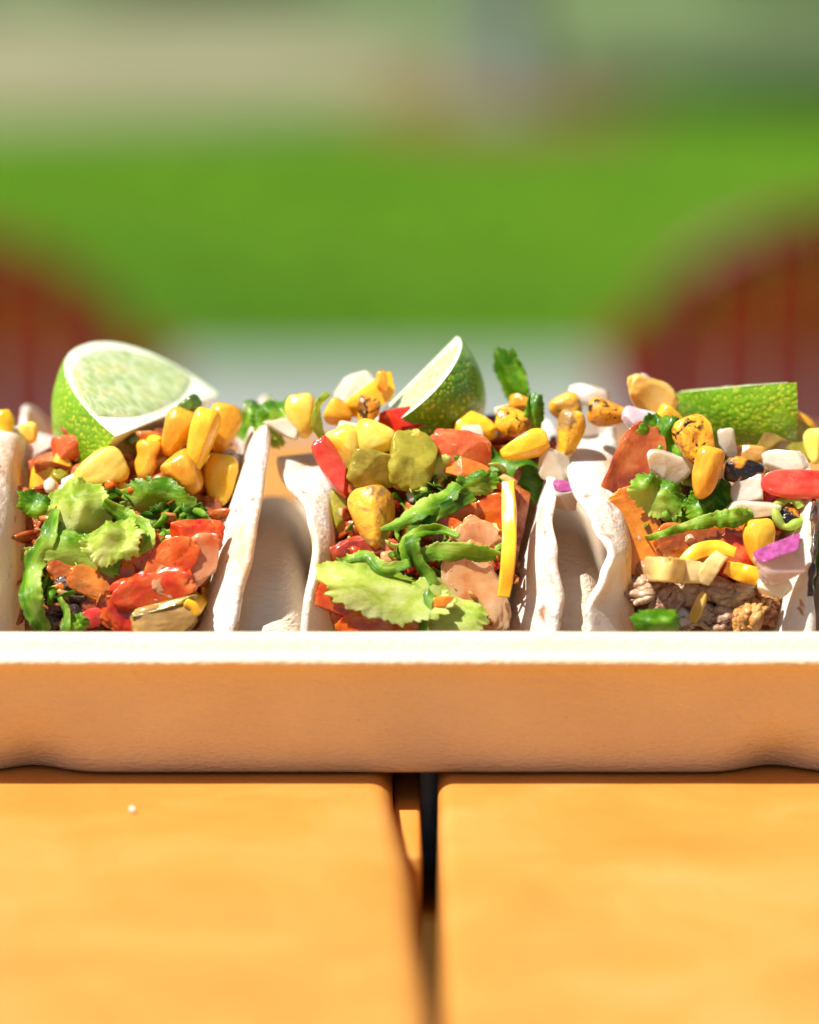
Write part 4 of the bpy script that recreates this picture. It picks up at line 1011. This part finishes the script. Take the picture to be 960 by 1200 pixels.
garden_chair('red slatted garden chair with an arched back behind the large lime wedge', -.535, 2.24, R_(180)).scale.z = .945
garden_chair('red slatted garden chair with an arched back behind the pulled pork taco', .490, 2.24, R_(180)).scale.z = .965

# ------------------------------------------------------------------ lawn grass, tree, shrubs
def leaves(n, fn, size, rnd):
    V, F = [], []
    for i in range(n):
        p = fn(); a = rnd.uniform(0, 6.28); t = rnd.uniform(-1, 1); s = size * rnd.uniform(.6, 1.4)
        d = Vector((math.cos(a), math.sin(a), t)).normalized(); e = d.cross(Vector((rnd.gauss(0, 1), rnd.gauss(0, 1), rnd.gauss(0, 1)))).normalized()
        b = len(V); V += [p - d * s, p + e * s * .45, p + d * s, p - e * s * .45]; F.append((b, b + 1, b + 2, b + 3))
    return V, F
rnd = random.Random(5)
V, F = [], []
for i in range(26000):
    y = lerp(6.1, 11.2, rnd.random() ** 1.2); x = rnd.uniform(-2.3, 2.3) * (y / 9)
    hgt = rnd.uniform(.025, .06); a = rnd.uniform(0, 6.28); wdt = .004
    dx, dy = math.cos(a) * wdt, math.sin(a) * wdt; b = len(V)
    V += [(x - dx, y - dy, GZ - .008), (x + dx, y + dy, GZ - .008), (x + rnd.gauss(0, .015), y + rnd.gauss(0, .015), GZ - .008 + hgt)]
    F.append((b, b + 1, b + 2))
tag(mesh_obj('grass', V, F, M['blade'], smooth=False), 'mown green grass blades on the lawn beyond the patio', 'grass', kind='stuff')
tree = tag(empty('tree', (.34, 11.9, GZ)), 'grey trunked tree standing in a brown mulch bed beyond the lawn', 'tree')
path = [(0, 0, 0), (.01, 0, .3), (-.01, .02, .9), (.03, 0, 1.7), (.0, .03, 2.5), (.04, 0, 3.4)]
v, f = tube(path, [.14, .105, .095, .085, .07, .04], 14); mesh_obj('trunk', v, f, M['bark'], tree)
for k in range(7):
    a = k * 2.4; z0 = 1.9 + .2 * k
    v, f = tube([(0, 0, z0), (.4 * math.cos(a), .4 * math.sin(a), z0 + .35), (.95 * math.cos(a), .95 * math.sin(a), z0 + .8)], [.04, .028, .01], 7); mesh_obj('limb', v, f, M['bark'], tree)
def crown_pt():
    while True:
        p = Vector((rnd.uniform(-1, 1), rnd.uniform(-1, 1), rnd.uniform(-1, 1)))
        if p.length < 1 and noise.noise(p * 2.4) > -.12: return Vector((p.x * 1.5, p.y * 1.5, 3.3 + p.z * 1.25))
v, f = leaves(5000, crown_pt, .075, rnd); mesh_obj('crown', v, f, M['leaf'], tree, smooth=False)
ring_ = [(.34 + .55 * (1 + .12 * math.sin(5 * a)) * math.cos(a), 11.7 + .85 * math.sin(a)) for a in [i / 30 * 6.2832 for i in range(30)]]
tag(sheet('mulch_bed', ring_, GZ + .012, M['mulch'], .02), 'round reddish brown mulch bed at the foot of the tree', 'mulch bed')
for i, (x, y, r, lb) in enumerate(((-3.3, 18.6, .9, 'dark leafy shrub beyond the far end of the sandy path'), (-1.3, 19.6, .8, 'rounded shrub behind the sandy path near the tree'), (2.6, 19.2, .9, 'leafy shrub to the far side of the grey tree trunk'))):
    sh = tag(empty('shrub', (x, y, GZ - .016)), lb, 'shrub', 'shrubs at the far edge')
    def shp():
        while True:
            p = Vector((rnd.uniform(-1, 1), rnd.uniform(-1, 1), rnd.uniform(-.2, 1)))
            if .35 < p.length < 1 and noise.noise(p * 2.2 + Vector((i, 0, 0))) > -.2: return Vector((p.x * r, p.y * r, .25 + p.z * r * .9))
    v, f = leaves(2600, shp, .06, rnd); mesh_obj('foliage', v, f, M['leaf'], sh, smooth=False)
    for k in range(4):
        a = k * 1.6; v, f = tube([(0, 0, 0), (.15 * math.cos(a), .15 * math.sin(a), .4), (.4 * math.cos(a), .4 * math.sin(a), .8 * r)], [.03, .02, .008], 6); mesh_obj('stem', v, f, M['bark'], sh)
